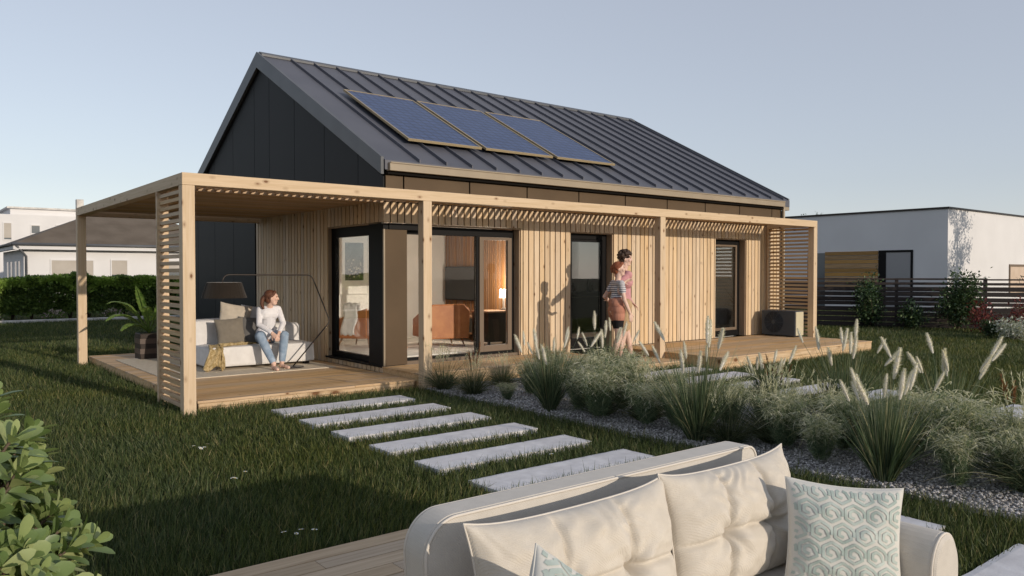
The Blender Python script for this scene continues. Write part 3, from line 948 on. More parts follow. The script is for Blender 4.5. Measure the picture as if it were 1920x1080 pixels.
# floor lamp with angular arm
LY = 11.42
lamp = thing('floor_lamp', 'black arc floor lamp with wide drum shade over the white sofa', 'floor lamp', (4.83, LY, RZ0))
def lb(mb, name, mat, **k):
    o = mb.build(name, mat, lamp, **k); o.matrix_parent_inverse = Matrix.Translation((-4.83, -LY, -RZ0)); return o
def rounded(pts, r=.05, n=5):
    out = [Vector(pts[0])]
    for a, b_, c in zip(pts[:-2], pts[1:-1], pts[2:]):
        a, b_, c = Vector(a), Vector(b_), Vector(c)
        p = b_ + (a-b_).normalized()*r; q = b_ + (c-b_).normalized()*r
        for k in range(n+1):
            t_ = k/n; out.append(p*(1-t_)**2 + b_*2*t_*(1-t_) + q*t_**2)
    out.append(Vector(pts[-1])); return out
mb = MB(); mb.tube(rounded([(4.83, LY, RZ0+.012), (5.46, LY+.02, .82), (5.16, LY+.04, 1.555), (3.84, LY+.1, 1.565), (3.80, LY+.1, 1.455)], .07), .0105, 8); lb(mb, 'arm', M['dark_metal'], smooth=True)
mb = MB(); mb.lathe([(.0, 0), (.16, 0), (.165, .006), (.16, .014), (0, .016)], (4.83, LY, RZ0), 28); lb(mb, 'base', M['dark_metal'])
mb = MB(); mb.lathe([(.318, 1.225), (.245, 1.452), (.238, 1.452), (.311, 1.226)], (3.83, LY+.1, 0), 36); M['shade'] = fabric('black_brown_shade', (.022,.017,.013)); lb(mb, 'lamp_shade', M['shade'], smooth=False)
mb = MB(); mb.lathe([(.0, 1.449), (.24, 1.449), (.24, 1.452), (0, 1.453)], (3.83, LY+.1, 0), 30); mb.ell((3.83, LY+.1, 1.37), (.035, .035, .05)); lb(mb, 'bulb_holder', M['white_wall'])

# heat pump
hp = thing('heat_pump', 'grey heat pump with round fan grille on the raised deck', 'heat pump', (15.05, 9.15, .21))
HX0, HX1, HY0, HY1, HZ0, HZ1 = 15.05, 15.36, 9.15, 9.985, .25, .765
def hpb(mb, name, mat, **k):
    o = mb.build(name, mat, hp, **k); o.matrix_parent_inverse = Matrix.Translation((-15.05, -9.15, -.21)); return o
M['hp'] = noisy('anthracite_heat_pump_shell', (.048,.060,.077), (.058,.071,.090), 3, .5, .4)
M['hp_side'] = noisy('beige_heat_pump_end', (.50,.45,.31), (.54,.49,.35), 3, .55, .3)
mb = MB(); mb.box(HX0, HX1, HY0+.016, HY1, HZ0-.015, HZ1); hpb(mb, 'casing', M['hp'], bevel=.012)
mb = MB(); mb.box(HX0+.012, HX1-.01, HY0, HY0+.0155, HZ0, HZ1-.012); hpb(mb, 'end_panel', M['hp_side'], bevel=.004)
mb = MB(); cy, cz = HY1-.30, .52
for r in [.045+.02*k for k in range(10)]:
    n = 48; loop = [(HX0-.006, cy+r*math.cos(2*math.pi*k/n), cz+r*math.sin(2*math.pi*k/n)) for k in range(n+1)]
    mb.tube(loop, .0045, 5, cap=False)
for k in range(12):
    a = 2*math.pi*k/12; mb.tube([(HX0-.004, cy+.04*math.cos(a), cz+.04*math.sin(a)), (HX0-.004, cy+.23*math.cos(a), cz+.23*math.sin(a))], .004, 5)
M['grille'] = new_mat('grey_grille', (.056,.068,.085), .5, .4); hpb(mb, 'fan_grille', M['grille'])
mb = MB(); mb.prism([(cy+.232*math.cos(2*math.pi*k/40), cz+.232*math.sin(2*math.pi*k/40)) for k in range(40)], 'x', HX0-.0015, HX0+.0005); hpb(mb, 'fan_recess', new_mat('dark_recess', (.024,.026,.03), .7, .2), recalc=True)
mb = MB(); mb.prism([(cy+.044*math.cos(2*math.pi*k/28), cz+.044*math.sin(2*math.pi*k/28)) for k in range(28)], 'x', HX0-.014, HX0-.0016); hpb(mb, 'fan_hub', M['grille'], recalc=True)
for y in (9.25, 9.88):
    mb = MB(); mb.box(HX0+.03, HX1-.03, y-.03, y+.03, .2105, .2345); hpb(mb, 'foot', M['dark_metal'])

# planter with banana-leaf palm
pl = thing('potted_palm', 'palm with torn banana-like leaves in a square brown pot at the deck edge', 'potted plant', (3.47, 14.25, DZ))
mb = MB(); s = .19
mb.box(-s, s, -s, s, 0, .44); po = mb.build('pot', wood('dark_banded_pot', (.035,.022,.015), (.020,.013,.010), 'x', kth=0, var=.02), pl, bevel=.01)
for zz in (.10, .27):
    q = MB(); q.box(-s-.003, s+.003, -s-.003, s+.003, zz, zz+.085); q.build('pot_band', new_mat('copper_band_%d' % int(zz*100), (.075,.048,.034), .5, .4), po)
q = MB(); q.box(-s+.02, s-.02, -s+.02, s-.02, .44, .445); q.build('soil', M['soil'], pl)
M['frond'] = foliage('palm_leaf_green', [(0,(.10,.19,.04)),(.5,(.17,.27,.06)),(1,(.24,.34,.09))], .4, .4, .5)
def frond(az, elev, L, droop, wmax, seed):
    rnd = random.Random(seed)
    N = 26; mid = []; d = Vector((math.cos(az)*math.cos(elev), math.sin(az)*math.cos(elev), math.sin(elev))); p = Vector((0, 0, .44))
    stem = []
    for i in range(N+1):
        f = i/N; mid.append(p.copy())
        dd = d.copy(); dd.z -= droop*f*f*1.6; dd.normalize(); p = p + dd*(L/N)
    mb = MB()
    for i in range(8, N):
        a, b_ = mid[i], mid[i+1]; t_ = (b_-a).normalized(); sd = t_.cross(Vector((0,0,1))).normalized(); up = sd.cross(t_)
        f = (i-8)/(N-8); wd = wmax*math.sin(math.pi*min(1, f*.86+.14))**.75
        for sg in (-1, 1):
            w2 = wd*rnd.uniform(.88, 1.02); k = rnd.uniform(.03, .16); g = rnd.choice([0,0,.0,.22])
            e0 = a + sd*sg*w2 - up*w2*k + t_*w2*.25; e1 = b_ - t_*(b_-a).length*g + sd*sg*w2*rnd.uniform(.95,1) - up*w2*(k+.03) + t_*w2*.25
            m0 = a + sd*sg*w2*.5 + up*w2*.12 + t_*w2*.1; m1 = b_ + sd*sg*w2*.5 + up*w2*.12 + t_*w2*.1
            mb.add([a, m0, m1, b_], [(0,1,2,3)]); mb.add([m0, e0, e1, m1], [(0,1,2,3)])
    lf = mb.build('leaf', M['frond'], pl)
    q = MB(); q.tube(mid, [.014*(1-.8*i/N) for i in range(N+1)], 6); q.build('leaf_stem', M['frond'], lf, smooth=True)
for i, (az, el, L, dr, wd) in enumerate([(205, 42, .95, .85, .10), (190, 58, .95, .75, .10), (250, 60, .75, .7, .09), (150, 62, .75, .6, .09), (300, 68, .75, .6, .09), (20, 70, .75, .5, .09), (215, 74, .85, .35, .10), (222, 30, .8, .8, .09), (335, 50, .7, .7, .08)]):
    frond(rad(az), rad(el), L, dr, wd, i)

# ------------------------------------------------------------------ things inside the house
IF = .246
def armchair(x, y, rz, label):
    o = thing('armchair', label, 'armchair', (x, y, IF), rz, 'leather armchairs inside')
    b = MB(); rbox(b, -.36, .36, -.34, .34, .20, .42, .05); b.build('seat', M['leather'], o, smooth=True)
    b = MB()
    b.prism([(-.40, .16), (.40, .16), (.42, .66), (.30, .78), (-.30, .78), (-.42, .66)], 'y', .30, .37); b.build('backrest', M['leather'], o, bevel=.02, recalc=True)
    for s_ in (-1, 1):
        b = MB(); b.prism([(-.36, .18), (.30, .18), (.30, .72), (.1, .66), (-.34, .50)], 'x', s_*.40-.03, s_*.40+.03); b.build('armrest', M['leather'], o, bevel=.02, recalc=True)
        for t_ in (-1, 1):
            l = MB(); l.tube([(s_*.28, t_*.25, .2), (s_*.34, t_*.31, 0)], [.02, .011], 8); l.build('leg', M['leg_wood'], o, smooth=True)
    return o
armchair(6.72, 12.75, rad(215), 'cognac leather armchair with a white throw, behind the gable window')
armchair(7.90, 11.95, rad(168), 'cognac leather armchair seen from behind through the front window')
mb = MB()
P = []
for i in range(25):
    s_ = i/24; row = []
    for j in range(9):
        t_ = j/8-.5
        a = s_*2.2-1.1
        row.append((t_*.26+.02*math.sin(i*.9), -.16*a, .80-.62*max(0, abs(a)-.25)**1.0+.02*math.sin(j*2+i)))
    P.append(row)
mb.grid(P); bo = mb.build('throw_blanket', M['white_fabric'], smooth=True); bo.location = (6.37, 12.45, .23); bo.rotation_euler = (0, 0, rad(125))
sdm = bo.modifiers.new('thick', 'SOLIDIFY'); sdm.thickness = .02
tag(bo, 'white throw draped on the cognac armchair behind the gable window', 'blanket')
# picture with a generic pale seed-head study
def picture_mat():
    m = new_mat('dark_botanical_print', (.02,.02,.02), .6, .2); t = NT(m)
    tc = t.node('ShaderNodeTexCoord'); mp = t.node('ShaderNodeMapping'); mp.inputs['Location'].default_value = (.1, 0, .3); mp.inputs['Scale'].default_value = (3.2, 1, 3.4)
    t.link(tc.outputs['Object'], mp.inputs['Vector'])
    v = t.node('ShaderNodeTexVoronoi'); v.inputs['Scale'].default_value = 17; t.link(tc.outputs['Object'], v.inputs['Vector'])
    g = t.node('ShaderNodeTexGradient', gradient_type='SPHERICAL'); t.link(mp.outputs[0], g.inputs['Vector'])
    f = t.ramp(g.outputs['Fac'], [(.22,(0,0,0)),(.36,(1,1,1))]).outputs['Color']
    pet = t.ramp(v.outputs['Distance'], [(.0,(.80,.73,.52)),(.42,(.05,.045,.035))]).outputs['Color']
    n = t.node('ShaderNodeTexNoise'); n.inputs['Scale'].default_value = 3; n.inputs['Detail'].default_value = 4; t.link(tc.outputs['Object'], n.inputs['Vector'])
    bg = t.ramp(n.outputs['Fac'], [(.48,(.008,.008,.008)),(.7,(.12,.12,.13))]).outputs['Color']
    t.link(t.mix(f, bg, pet), t.b.inputs['Base Color']); return m
pc = thing('framed_picture', 'large white framed dark botanical picture behind the gable window', 'picture', (7.16, 13.945, 1.75))
mb = MB(); mb.box(-.29, .29, -.03, 0, -.56, .57); mb.build('mount', M['white_wall'], pc)
mb = MB(); mb.box(-.20, .20, -.034, -.031, -.31, .43); mb.build('print', picture_mat(), pc)
mb = MB()
for a in ((-.31,-.29,-.58,.59),(.29,.31,-.58,.59),(-.29,.29,-.58,-.56),(-.29,.29,.57,.59)): mb.box(a[0], a[1], -.045, 0, a[2], a[3])
mb.build('frame', M['white_wall'], pc)
# slatted tv wall, console, tv
tv = thing('television_wall', 'warm oak slat wall seen through the front window', 'slat wall', (9.30, 13.0, IF))
mb = MB(); yy = -1.3
while yy < .9: mb.box(0, .045, yy, yy+.035, .001, 2.19); yy += .06
mb.build('oak_slats', M['oak'], tv)
t2 = thing('television', 'wide dark television on the oak slat wall', 'television', (9.245, 13.28, 1.35))
mb = MB(); mb.box(0, .05, -.62, .55, -.33, .37); mb.build('casing', M['frame'], t2)
mb = MB(); mb.box(-.004, -.001, -.60, .53, -.31, .35); mb.build('screen', new_mat('black_screen', (.01,.01,.012), .12, .5), t2)
cs = thing('tv_console', 'low dark console with oak frame under the television', 'console', (8.85, 13.1, IF))
mb = MB(); mb.box(0, .40, -.95, .75, .18, .46); mb.build('cabinet', M['dark_metal'], cs)
mb = MB(); mb.box(-.02, .42, -.97, .77, .461, .49); mb.box(-.02, .42, -.97, .77, .15, .179); mb.build('top', M['oak'], cs)
for a in (-.9, -.1, .7):
    q = MB(); q.box(-.015, .02, a-.02, a+.02, .0, .149); q.build('leg', M['oak'], cs)
tb = thing('dark_table', 'dark sideboard just inside the sliding sash', 'sideboard', (8.42, 11.45, IF))
mb = MB(); mb.box(0, .75, -.25, .25, .09, .62); mb.build('cabinet', M['dark_metal'], tb)
mb = MB(); mb.box(-.02, .77, -.27, .27, .621, .65); mb.build('top', M['oak'], tb)
for a, b_ in ((.04,-.21),(.71,-.21),(.04,.21),(.71,.21)):
    q = MB(); q.box(a-.02, a+.02, b_-.02, b_+.02, 0, .089); q.build('leg', M['dark_metal'], tb)
tl = thing('table_lamp', 'small white table lamp on the dark sideboard indoors', 'table lamp', (9.0, 11.5, IF+.652))
mb = MB(); mb.lathe([(.05,0),(.055,.01),(.02,.05),(.018,.24)], n=14); mb.build('stand', M['white_wall'], tl, smooth=True)
mb = MB(); mb.lathe([(.085,.22),(.07,.38),(.0,.382)], n=20); mb.build('lamp_shade', M['lit'], tl, smooth=True)
ir = MB(); ir.box(5.98, 8.4, 10.75, 12.9, IF+.001, IF+.012)
tag(ir.build('rug', noisy('ivory_indoor_rug', (.80,.78,.74), (.86,.84,.80), 20, .95, .1, bump=.3, bscale=120), None), 'ivory rug on the living room floor behind the glass', 'rug')
lp_ = bpy.data.objects.new('table_lamp_bulb', bpy.data.lights.new('table_lamp_bulb', 'POINT')); COL.objects.link(lp_); lp_.parent = tl; lp_.location = (-.03, .0, .46)
lp_.data.energy = 40; lp_.data.color = (1., .86, .70); lp_.data.shadow_soft_size = .06
# kitchen
kc = thing('kitchen_counter', 'dark kitchen counter behind the glazed door', 'kitchen counter', (9.6, 12.5, IF))
mb = MB(); mb.box(0, 3.5, .02, .58, .08, .88); mb.build('cabinet', new_mat('dark_walnut_cabinet', (.035,.022,.016), .5, .3), kc)
mb = MB(); mb.box(-.0, 3.52, 0, .59, .881, .92); mb.build('worktop', new_mat('black_worktop', (.02,.018,.017), .3, .4), kc)
mb = MB(); mb.box(1.2, 3.2, -.006, .014, .80, .815); mb.build('handle', M['gutter'], kc)
for i, (x, h, r) in enumerate(((11.95, .20, .035), (12.42, .27, .04), (12.55, .22, .03))):
    mb = MB(); mb.lathe([(r*.9,0),(r,.01),(r,h*.6),(r*.4,h*.78),(r*.38,h)], n=14)
    bo = mb.build('bottle', M['dark_metal'], None, smooth=True); bo.location = (x, 12.75, IF+.921)
    tag(bo, ('small dark bottle at the tap end of the kitchen counter', 'tallest dark bottle on the kitchen counter', 'slim dark bottle beside the tallest one on the kitchen counter')[i], 'bottle', 'bottles on the kitchen counter')
mb = MB(); mb.tube(rounded([(11.60, 12.85, IF+.92), (11.60, 12.85, IF+1.25), (11.60, 12.62, IF+1.25), (11.60, 12.62, IF+1.12)], .06), .011, 8)
tag(mb.build('kitchen_tap', M['dark_metal'], None, smooth=True), 'dark arched tap on the kitchen counter behind the glazed door', 'tap')
# bedroom
bd = thing('bed', 'bed with white linen behind the right window', 'bed', (14.75, 11.2, IF))
mb = MB(); rbox(mb, 0, 1.02, .06, 1.95, .20, .46, .06, noise_amp=.02); mb.build('mattress', M['white_fabric'], bd, smooth=True)
for a, b_ in ((.02,.02),(.98,.02),(.02,1.98),(.98,1.98)):
    q = MB(); q.box(a-.025, a+.025, b_-.025, b_+.025, 0, .50); q.build('leg', M['white_wall'], bd)
mb = MB(); mb.box(.05, .95, -.01, .03, .34, .44); mb.build('footboard', M['white_wall'], bd)
bk = MB(); P = []
for i in range(13):
    P.append([(.1+.6*j/10+.02*math.sin(i+j), -.03-.02*math.sin(j*2.1)*(i/12) + (.35 if i < 3 else 0)*(1-i/3), .49-.36*max(0,(i-3))/9+.01*math.sin(j*3)) for j in range(11)])
bk.grid(P); bo = bk.build('throw_blanket', M['white_fabric'], None, smooth=True); bo.location = (14.75, 11.2, IF); sdm = bo.modifiers.new('thick', 'SOLIDIFY'); sdm.thickness = .015
tag(bo, 'white blanket hanging off the foot of the bed', 'blanket')
vs = thing('dried_flower_vase', 'vase of dried tan stems beside the bed', 'vase', (15.62, 10.85, IF))
mb = MB(); mb.lathe([(.07,0),(.10,.06),(.11,.22),(.05,.36),(.055,.40)], n=18); mb.build('vase', noisy('brown_stoneware', (.10,.06,.04), (.16,.10,.06), 8), vs, smooth=True)
base = np.zeros((260,3)); base[:,2] = .38; d = nrm(RNG.normal(size=(260,3))*[.5,.5,.2]+[0,0,1.]); 
V, Q = blades(base, d, RNG.uniform(.25,.62,260), np.full(260,.02), RNG.normal(size=(260,3))*.2, 3)
link('dried_stems', qmesh('dried_stems', V, Q, foliage('dried_stem_tan', [(0,(.30,.20,.10)),(1,(.50,.38,.22))], .2)), vs)
# ------------------------------------------------------------------ people
def skin_mat():
    m = new_mat('skin', (.66,.44,.35), .5, .35); t = NT(m)
    t.b.inputs['Subsurface Weight'].default_value = .08; t.b.inputs['Subsurface Radius'].default_value = (.02,.008,.004); t.b.inputs['Subsurface Scale'].default_value = .3
    tc = t.node('ShaderNodeTexCoord'); n = t.node('ShaderNodeTexNoise'); n.inputs['Scale'].default_value = 9; t.link(tc.outputs['Object'], n.inputs['Vector'])
    t.link(t.ramp(n.outputs['Fac'], [(.35,(.62,.40,.31)),(.65,(.70,.48,.385))]).outputs['Color'], t.b.inputs['Base Color']); return m
M['skin'] = skin_mat()
M['eye'] = new_mat('dark_eye', (.03,.02,.015), .3, .5)
M['lip'] = new_mat('lip', (.42,.17,.14), .5, .3)
def cloth(name, c, c2): return noisy(name, c, c2, 12, .9, .15, bump=.35, bscale=26, bdist=.012)
M['shirt_w'] = cloth('white_shirt', (.76,.75,.77), (.70,.69,.72))
M['jeans'] = cloth('pale_blue_jeans', (.22,.30,.40), (.34,.42,.52))
M['pink'] = cloth('dusty_pink_tshirt', (.50,.24,.25), (.58,.30,.31))
M['tan'] = cloth('tan_shorts', (.42,.29,.16), (.48,.34,.20))
M['terra'] = cloth('terracotta_shorts', (.40,.18,.12), (.50,.24,.165))
M['blackcloth'] = cloth('black_cloth', (.016,.014,.014), (.026,.023,.023))
M['shoe'] = cloth('dark_shoe', (.02,.018,.018), (.035,.03,.03))
M['sole'] = new_mat('pale_sole', (.55,.50,.46), .7, .2)
M['white_shoe'] = cloth('white_trainer', (.68,.64,.60), (.60,.55,.50))
def striped():
    m = new_mat('navy_striped_tshirt', (.7,.68,.66), .9, .15); t = NT(m)
    tc = t.node('ShaderNodeTexCoord'); sp = t.node('ShaderNodeSeparateXYZ'); t.link(tc.outputs['Object'], sp.inputs[0])
    f = t.math('LESS_THAN', t.math('FRACT', t.math('DIVIDE', sp.outputs['Z'], .030)), .42)
    t.link(t.mix(f, (.70,.67,.66), (.06,.06,.10)), t.b.inputs['Base Color']); return m
M['stripe'] = striped()
def hairmat(n, a, b): return noisy(n, a, b, 60, .55, .4, bump=.8, bscale=90, bdist=.01)
M['auburn'] = hairmat('auburn_hair', (.075,.028,.016), (.14,.055,.028))
M['red'] = hairmat('copper_hair', (.20,.055,.022), (.30,.095,.04))
M['brown'] = hairmat('dark_brown_hair', (.030,.015,.009), (.065,.035,.022))

def lerp(a, b, t): return Vector(a)*(1-t)+Vector(b)*t
def hand(mb, wrist, dirv, palm_n, thumb_side, curl=.5, sc=1., spread=.16):
    """palm, four unequal bent fingers, thumb off the palm's side"""
    d = Vector(dirv).normalized(); n = Vector(palm_n); n = (n - d*n.dot(d)).normalized(); s = d.cross(n)*thumb_side
    w = Vector(wrist)
    for k in (-1, -.33, .33, 1):
        mb.cap(w + s*.012*k*sc, w + d*.082*sc + s*.027*k*sc, .0145*sc, .0125*sc, 10, 3)
    for k, L in ((1, .070), (.36, .080), (-.3, .074), (-.95, .058)):
        p = w + d*.085*sc + s*.027*k*sc; dd = (d + s*k*spread*.5 + n*.1).normalized()
        for j, f in enumerate((.45, .32, .25)):
            q = p + dd*L*f*sc
            mb.cap(p, q, (.0088-.0008*j)*sc, (.0082-.0008*j)*sc, 8, 3)
            p = q; dd = (dd + n*curl*.75).normalized()
    p = w + d*.022*sc + s*.026*sc; dd = (s*.75 + d*.75 + n*.25).normalized()
    for j, f in enumerate((.034, .028, .024)):
        q = p + dd*f*sc; mb.cap(p, q, (.0105-.001*j)*sc, (.0098-.001*j)*sc, 8, 3); p = q; dd = (dd + d*.3 + n*curl*.3).normalized()
def head(mb, c, f, up=(0,0,1), sc=1.):
    """head about centre c looking along f"""
    f = Vector(f).normalized(); u = Vector(up); u = (u-f*u.dot(f)).normalized(); l = u.cross(f)
    R = Matrix((f, l, u)).transposed(); c = Vector(c)
    W = lambda x, y, z: c + R @ Vector((x, y, z))*sc
    E_ = lambda p, r: mb.ell(W(*p), [q*sc for q in r], R)
    E_((-.012, 0, .025), (.094, .074, .090)); E_((.022, 0, -.03), (.062, .058, .078))
    mb.cap(W(.035, -.018, -.085), W(.035, .018, -.085), .030*sc, .030*sc)      # jaw and chin
    mb.cap(W(.062, 0, -.088), W(.062, 0, -.088), .018*sc)
    mb.cap(W(.083, 0, .015), W(.099, 0, -.022), .009*sc, .0125*sc, 10, 3)      # nose
    mb.cap(W(.076, -.026, .036), W(.076, .026, .036), .016*sc, .016*sc)        # brow
    for s in (-1, 1):
        E_((.060, s*.036, -.02), (.026, .024, .028))                            # cheek
        E_((-.008, s*.076, -.005), (.018, .009, .031))                          # ear
    mb.cap(W(.078, -.014, -.056), W(.078, .014, -.056), .0095*sc, .0095*sc, 8, 3)   # lips
    return W
def paint_face(o, W, sc=1.):
    me = o.data; me.materials.append(M['eye']); me.materials.append(M['lip'])
    ey = [W(.080, s*.031, .012) for s in (-1, 1)]; br = [W(.088, s*.033, .038) for s in (-1, 1)]; lp = W(.086, 0, -.056)
    for p in me.polygons:
        c = p.center
        if any((c-e).length < .0125*sc for e in ey): p.material_index = 1
        elif (c-lp).length < .017*sc: p.material_index = 2
def foot(mb, ankle, d, sc=1., flat=True):
    a = Vector(ankle); d = Vector(d).normalized()
    mb.cap(a, a+Vector((0,0,-.045))-d*.03, .036*sc, .034*sc); mb.cap(a+Vector((0,0,-.05))-d*.03, a+Vector((0,0,-.062))+d*.13*sc, .034*sc, .026*sc)
    mb.cap(a+Vector((0,0,-.062))+d*.11*sc, a+Vector((0,0,-.066))+d*.17*sc, .034*sc, .026*sc)

# --- woman sitting on the white sofa (world coordinates, root at her feet)
FZ = DZ+.015
def person(label, loc, group=None):
    return thing('person', label, 'person', loc, 0, group)
wo = person('woman with auburn ponytail seated on the white sofa in white shirt and jeans', (4.47, 11.35, FZ))
INV = lambda o: Matrix.Translation(-Vector(o.location))
def pblob(mb, name, mat, root, vox=.008, it=3):
    o = blob(mb, name, mat, None, vox, it); o.parent = root; o.matrix_parent_inverse = INV(root); return o
hipL, hipR = Vector((4.63, 11.93, .60)), Vector((4.46, 11.95, .60))
kneL, kneR = Vector((4.67, 11.53, .635)), Vector((4.31, 11.58, .635))
ankL, ankR = Vector((4.60, 11.46, FZ+.085)), Vector((4.42, 11.33, FZ+.085))
chest = Vector((4.52, 11.80, .93)); neck = Vector((4.525, 11.745, 1.085)); hc = Vector((4.54, 11.70, 1.205))
shL, shR = Vector((4.665, 11.76, 1.03)), Vector((4.385, 11.80, 1.025))
elL, elR = Vector((4.70, 11.65, .81)), Vector((4.335, 11.69, .80))
wrL, wrR = Vector((4.565, 11.475, .685)), Vector((4.455, 11.475, .68))
look = Vector((.93, -.35, .02))
b = MB()
W_ = head(b, hc, look)
b.cap(neck-Vector((0,-.03,.05)), hc+Vector((0,.02,-.06)), .052, .050)
b.cap(lerp(hipL,hipR,.5), chest, .12, .105); b.cap(chest+Vector((.05,0,.03)), chest+Vector((-.05,0,.03)), .095); b.cap(shL, shR, .048)
for h_, k_, a_ in ((hipL,kneL,ankL),(hipR,kneR,ankR)):
    b.cap(h_, k_, .085, .056); b.cap(k_, lerp(k_,a_,.4), .054, .056); b.cap(lerp(k_,a_,.4), a_, .056, .036)
for s_, e_, w_ in ((shL,elL,wrL),(shR,elR,wrR)):
    b.cap(s_, e_, .045, .036); b.cap(e_, w_, .037, .026)
hand(b, wrR, (.45,-.55,-.75), (.6,.3,-.3), -1, .7); hand(b, wrL, (-.45,-.50,-.80), (-.6,.3,-.3), 1, .7)
foot(b, ankL, (.25,-1,0), .95); foot(b, ankR, (-.05,-1,0), .95)
bo = pblob(b, 'body', M['skin'], wo, .0065, 2); paint_face(bo, W_)
b = MB()
b.cap(lerp(hipL,hipR,.5)+Vector((0,-.01,.05)), chest, .132, .118); b.cap(chest+Vector((.055,-.02,.03)), chest+Vector((-.055,-.02,.03)), .106); b.cap(shL+Vector((-.03,0,.0)), shR+Vector((.03,0,.0)), .056)
for s_, e_, w_ in ((shL,elL,wrL),(shR,elR,wrR)):
    b.cap(s_, e_, .050, .044); b.cap(e_, lerp(e_,w_,.9), .045, .034)
b.cap(lerp(hipL,hipR,.5)+Vector((.07,-.05,.05)), lerp(hipL,hipR,.5)+Vector((-.07,-.05,.05)), .115)
pblob(b, 'shirt', M['shirt_w'], wo, .008, 2)
b = MB()
b.cap(hipL+Vector((0,.02,-.01)), hipR+Vector((0,.02,-.01)), .108)
for h_, k_, a_ in ((hipL,kneL,ankL),(hipR,kneR,ankR)):
    b.cap(h_, k_, .097, .068); b.cap(k_, lerp(k_,a_,.4), .066, .065); b.cap(lerp(k_,a_,.4), lerp(k_,a_,.9), .065, .05)
pblob(b, 'jeans', M['jeans'], wo, .008, 2)
def hair_cap(root, c, f, mat, name='hair', sc=1., tail=None, curls=0, fringe=.03, low=0., seed=3):
    f = Vector(f).normalized(); u = Vector((0,0,1)); u = (u-f*u.dot(f)).normalized(); l = u.cross(f)
    R = Matrix((f, l, u)).transposed(); c = Vector(c); W = lambda x, y, z: c + R @ Vector((x, y, z))*sc
    b = MB()
    b.ell(W(-.026, 0, .040), [.096*sc, .083*sc, .090*sc], R); b.ell(W(-.055, 0, -.015-low), [.058*sc, .076*sc, .075*sc], R)
    for s in (-1, 1): b.cap(W(.035+fringe*.3, s*.045, .088), W(-.03, s*.074, .005), .026*sc, .022*sc)
    if tail:
        pts = [W(*p) for p in tail]
        for i in range(len(pts)-1): b.cap(pts[i], pts[i+1], (.034-.004*i)*sc, (.032-.005*i)*sc)
    rnd = random.Random(seed)
    for _ in range(curls):
        a = rnd.uniform(0, 2*math.pi); e = rnd.uniform(-.25, 1.4)
        p = (-.024+.105*math.cos(e)*math.cos(a), .093*math.cos(e)*math.sin(a), .042+.098*math.sin(e))
        if p[0] > .058 and p[2] < .085: continue
        b.ell(W(*p), [rnd.uniform(.018,.03)*sc]*3)
    return pblob(b, name, mat, root, .006, 1)
hair_cap(wo, hc, look, M['auburn'], tail=[(-.10,0,.03),(-.14,-.01,-.02),(-.15,-.02,-.09),(-.13,-.03,-.15)])

wo.location.x += .075
# --- couple on the step: both look along the house to the right
SZ0 = .106
cp = 'hugging couple on the timber step'
man = person('tall curly haired man in pink t-shirt and tan shorts hugging the red haired woman', (9.60, 9.02, SZ0), cp)
f = Vector((.93, -.37, 0)); l = Vector((.37, .93, 0)); u = Vector((0,0,1))
def at_(o, x, y, z): return Vector(o.location) + f*x + l*y + u*z
mo = man
A = lambda x, y, z: at_(mo, x, y, z)
hc = A(.05, 0, 1.715)
hipL, hipR = A(0, .09, .93), A(0, -.09, .93)
kneL, kneR = A(.11, .10, .50), A(-.03, -.10, .50)
ankL, ankR = A(.20, .10, .088), A(-.12, -.10, .09)
shL, shR = A(.0, .19, 1.45), A(.0, -.19, 1.45)
elR = A(-.30, -.27, 1.22); wrR = A(-.18, -.42, 1.33)
elL = A(.14, .24, 1.17); wrL = A(.22, .10, .98)
b = MB(); W_ = head(b, hc, Vector((.60,-.80,-.02)), sc=1.03)
b.cap(A(0,0,1.47), A(.04,0,1.64), .062, .056); b.cap(A(0,0,.97), A(0,0,1.22), .135, .13); b.cap(A(.01,.07,1.34), A(.01,-.07,1.34), .12); b.cap(shL, shR, .062)
for h_, k_, a_ in ((hipL,kneL,ankL),(hipR,kneR,ankR)):
    b.cap(h_, k_, .088, .058); b.cap(k_, lerp(k_,a_,.35), .056, .058); b.cap(lerp(k_,a_,.35), a_, .058, .037)
for s_, e_, w_ in ((shL,elL,wrL),(shR,elR,wrR)): b.cap(s_, e_, .052, .040); b.cap(e_, w_, .041, .029)
hand(b, wrR, (.75,-.1,.30), (-.2,-.6,-.7), 1, .5, 1.03); hand(b, wrL, (.3,-.6,-.6), (-.4,.2,-.6), 1, .5, 1.03)
foot(b, ankL, f, 1.08); foot(b, ankR, f, 1.08)
bo = pblob(b, 'body', M['skin'], mo, .0065, 2); paint_face(bo, W_, 1.03)
hair_cap(mo, hc, Vector((.60,-.80,-.02)), M['brown'], sc=1.05, curls=70)
b = MB(); b.cap(A(0,0,.94), A(0,0,1.22), .136, .132); b.cap(A(.01,.07,1.33), A(.01,-.07,1.33), .126); b.cap(shL, shR, .072)
b.cap(shL, lerp(shL,elL,.6), .066, .062); b.cap(shR, lerp(shR,elR,.65), .066, .062)
pblob(b, 'tshirt', M['pink'], mo, .008, 2)
b = MB(); b.cap(hipL+u*.02, hipR+u*.02, .118)
for h_, k_ in ((hipL,kneL),(hipR,kneR)): b.cap(h_, lerp(h_,k_,.82), .108, .088)
pblob(b, 'shorts', M['tan'], mo, .008, 2)
for a_ in (ankL, ankR):
    b = MB(); b.cap(a_+u*.0, a_+u*-.045-f*.03, .045, .043); b.cap(a_-u*.052-f*.03, a_-u*.052+f*.15, .042, .034); b.cap(a_-u*.056+f*.1, a_-u*.058+f*.175, .043, .030)
    so_ = pblob(b, 'shoe', M['shoe'], mo, .006, 2)
    q = MB(); q.obox(a_-u*.083+f*.06, f, .145, .046, .006); qo = q.build('sole', M['sole'], so_, bevel=.004); qo.matrix_parent_inverse = so_.matrix_world.inverted() if False else INV(mo)

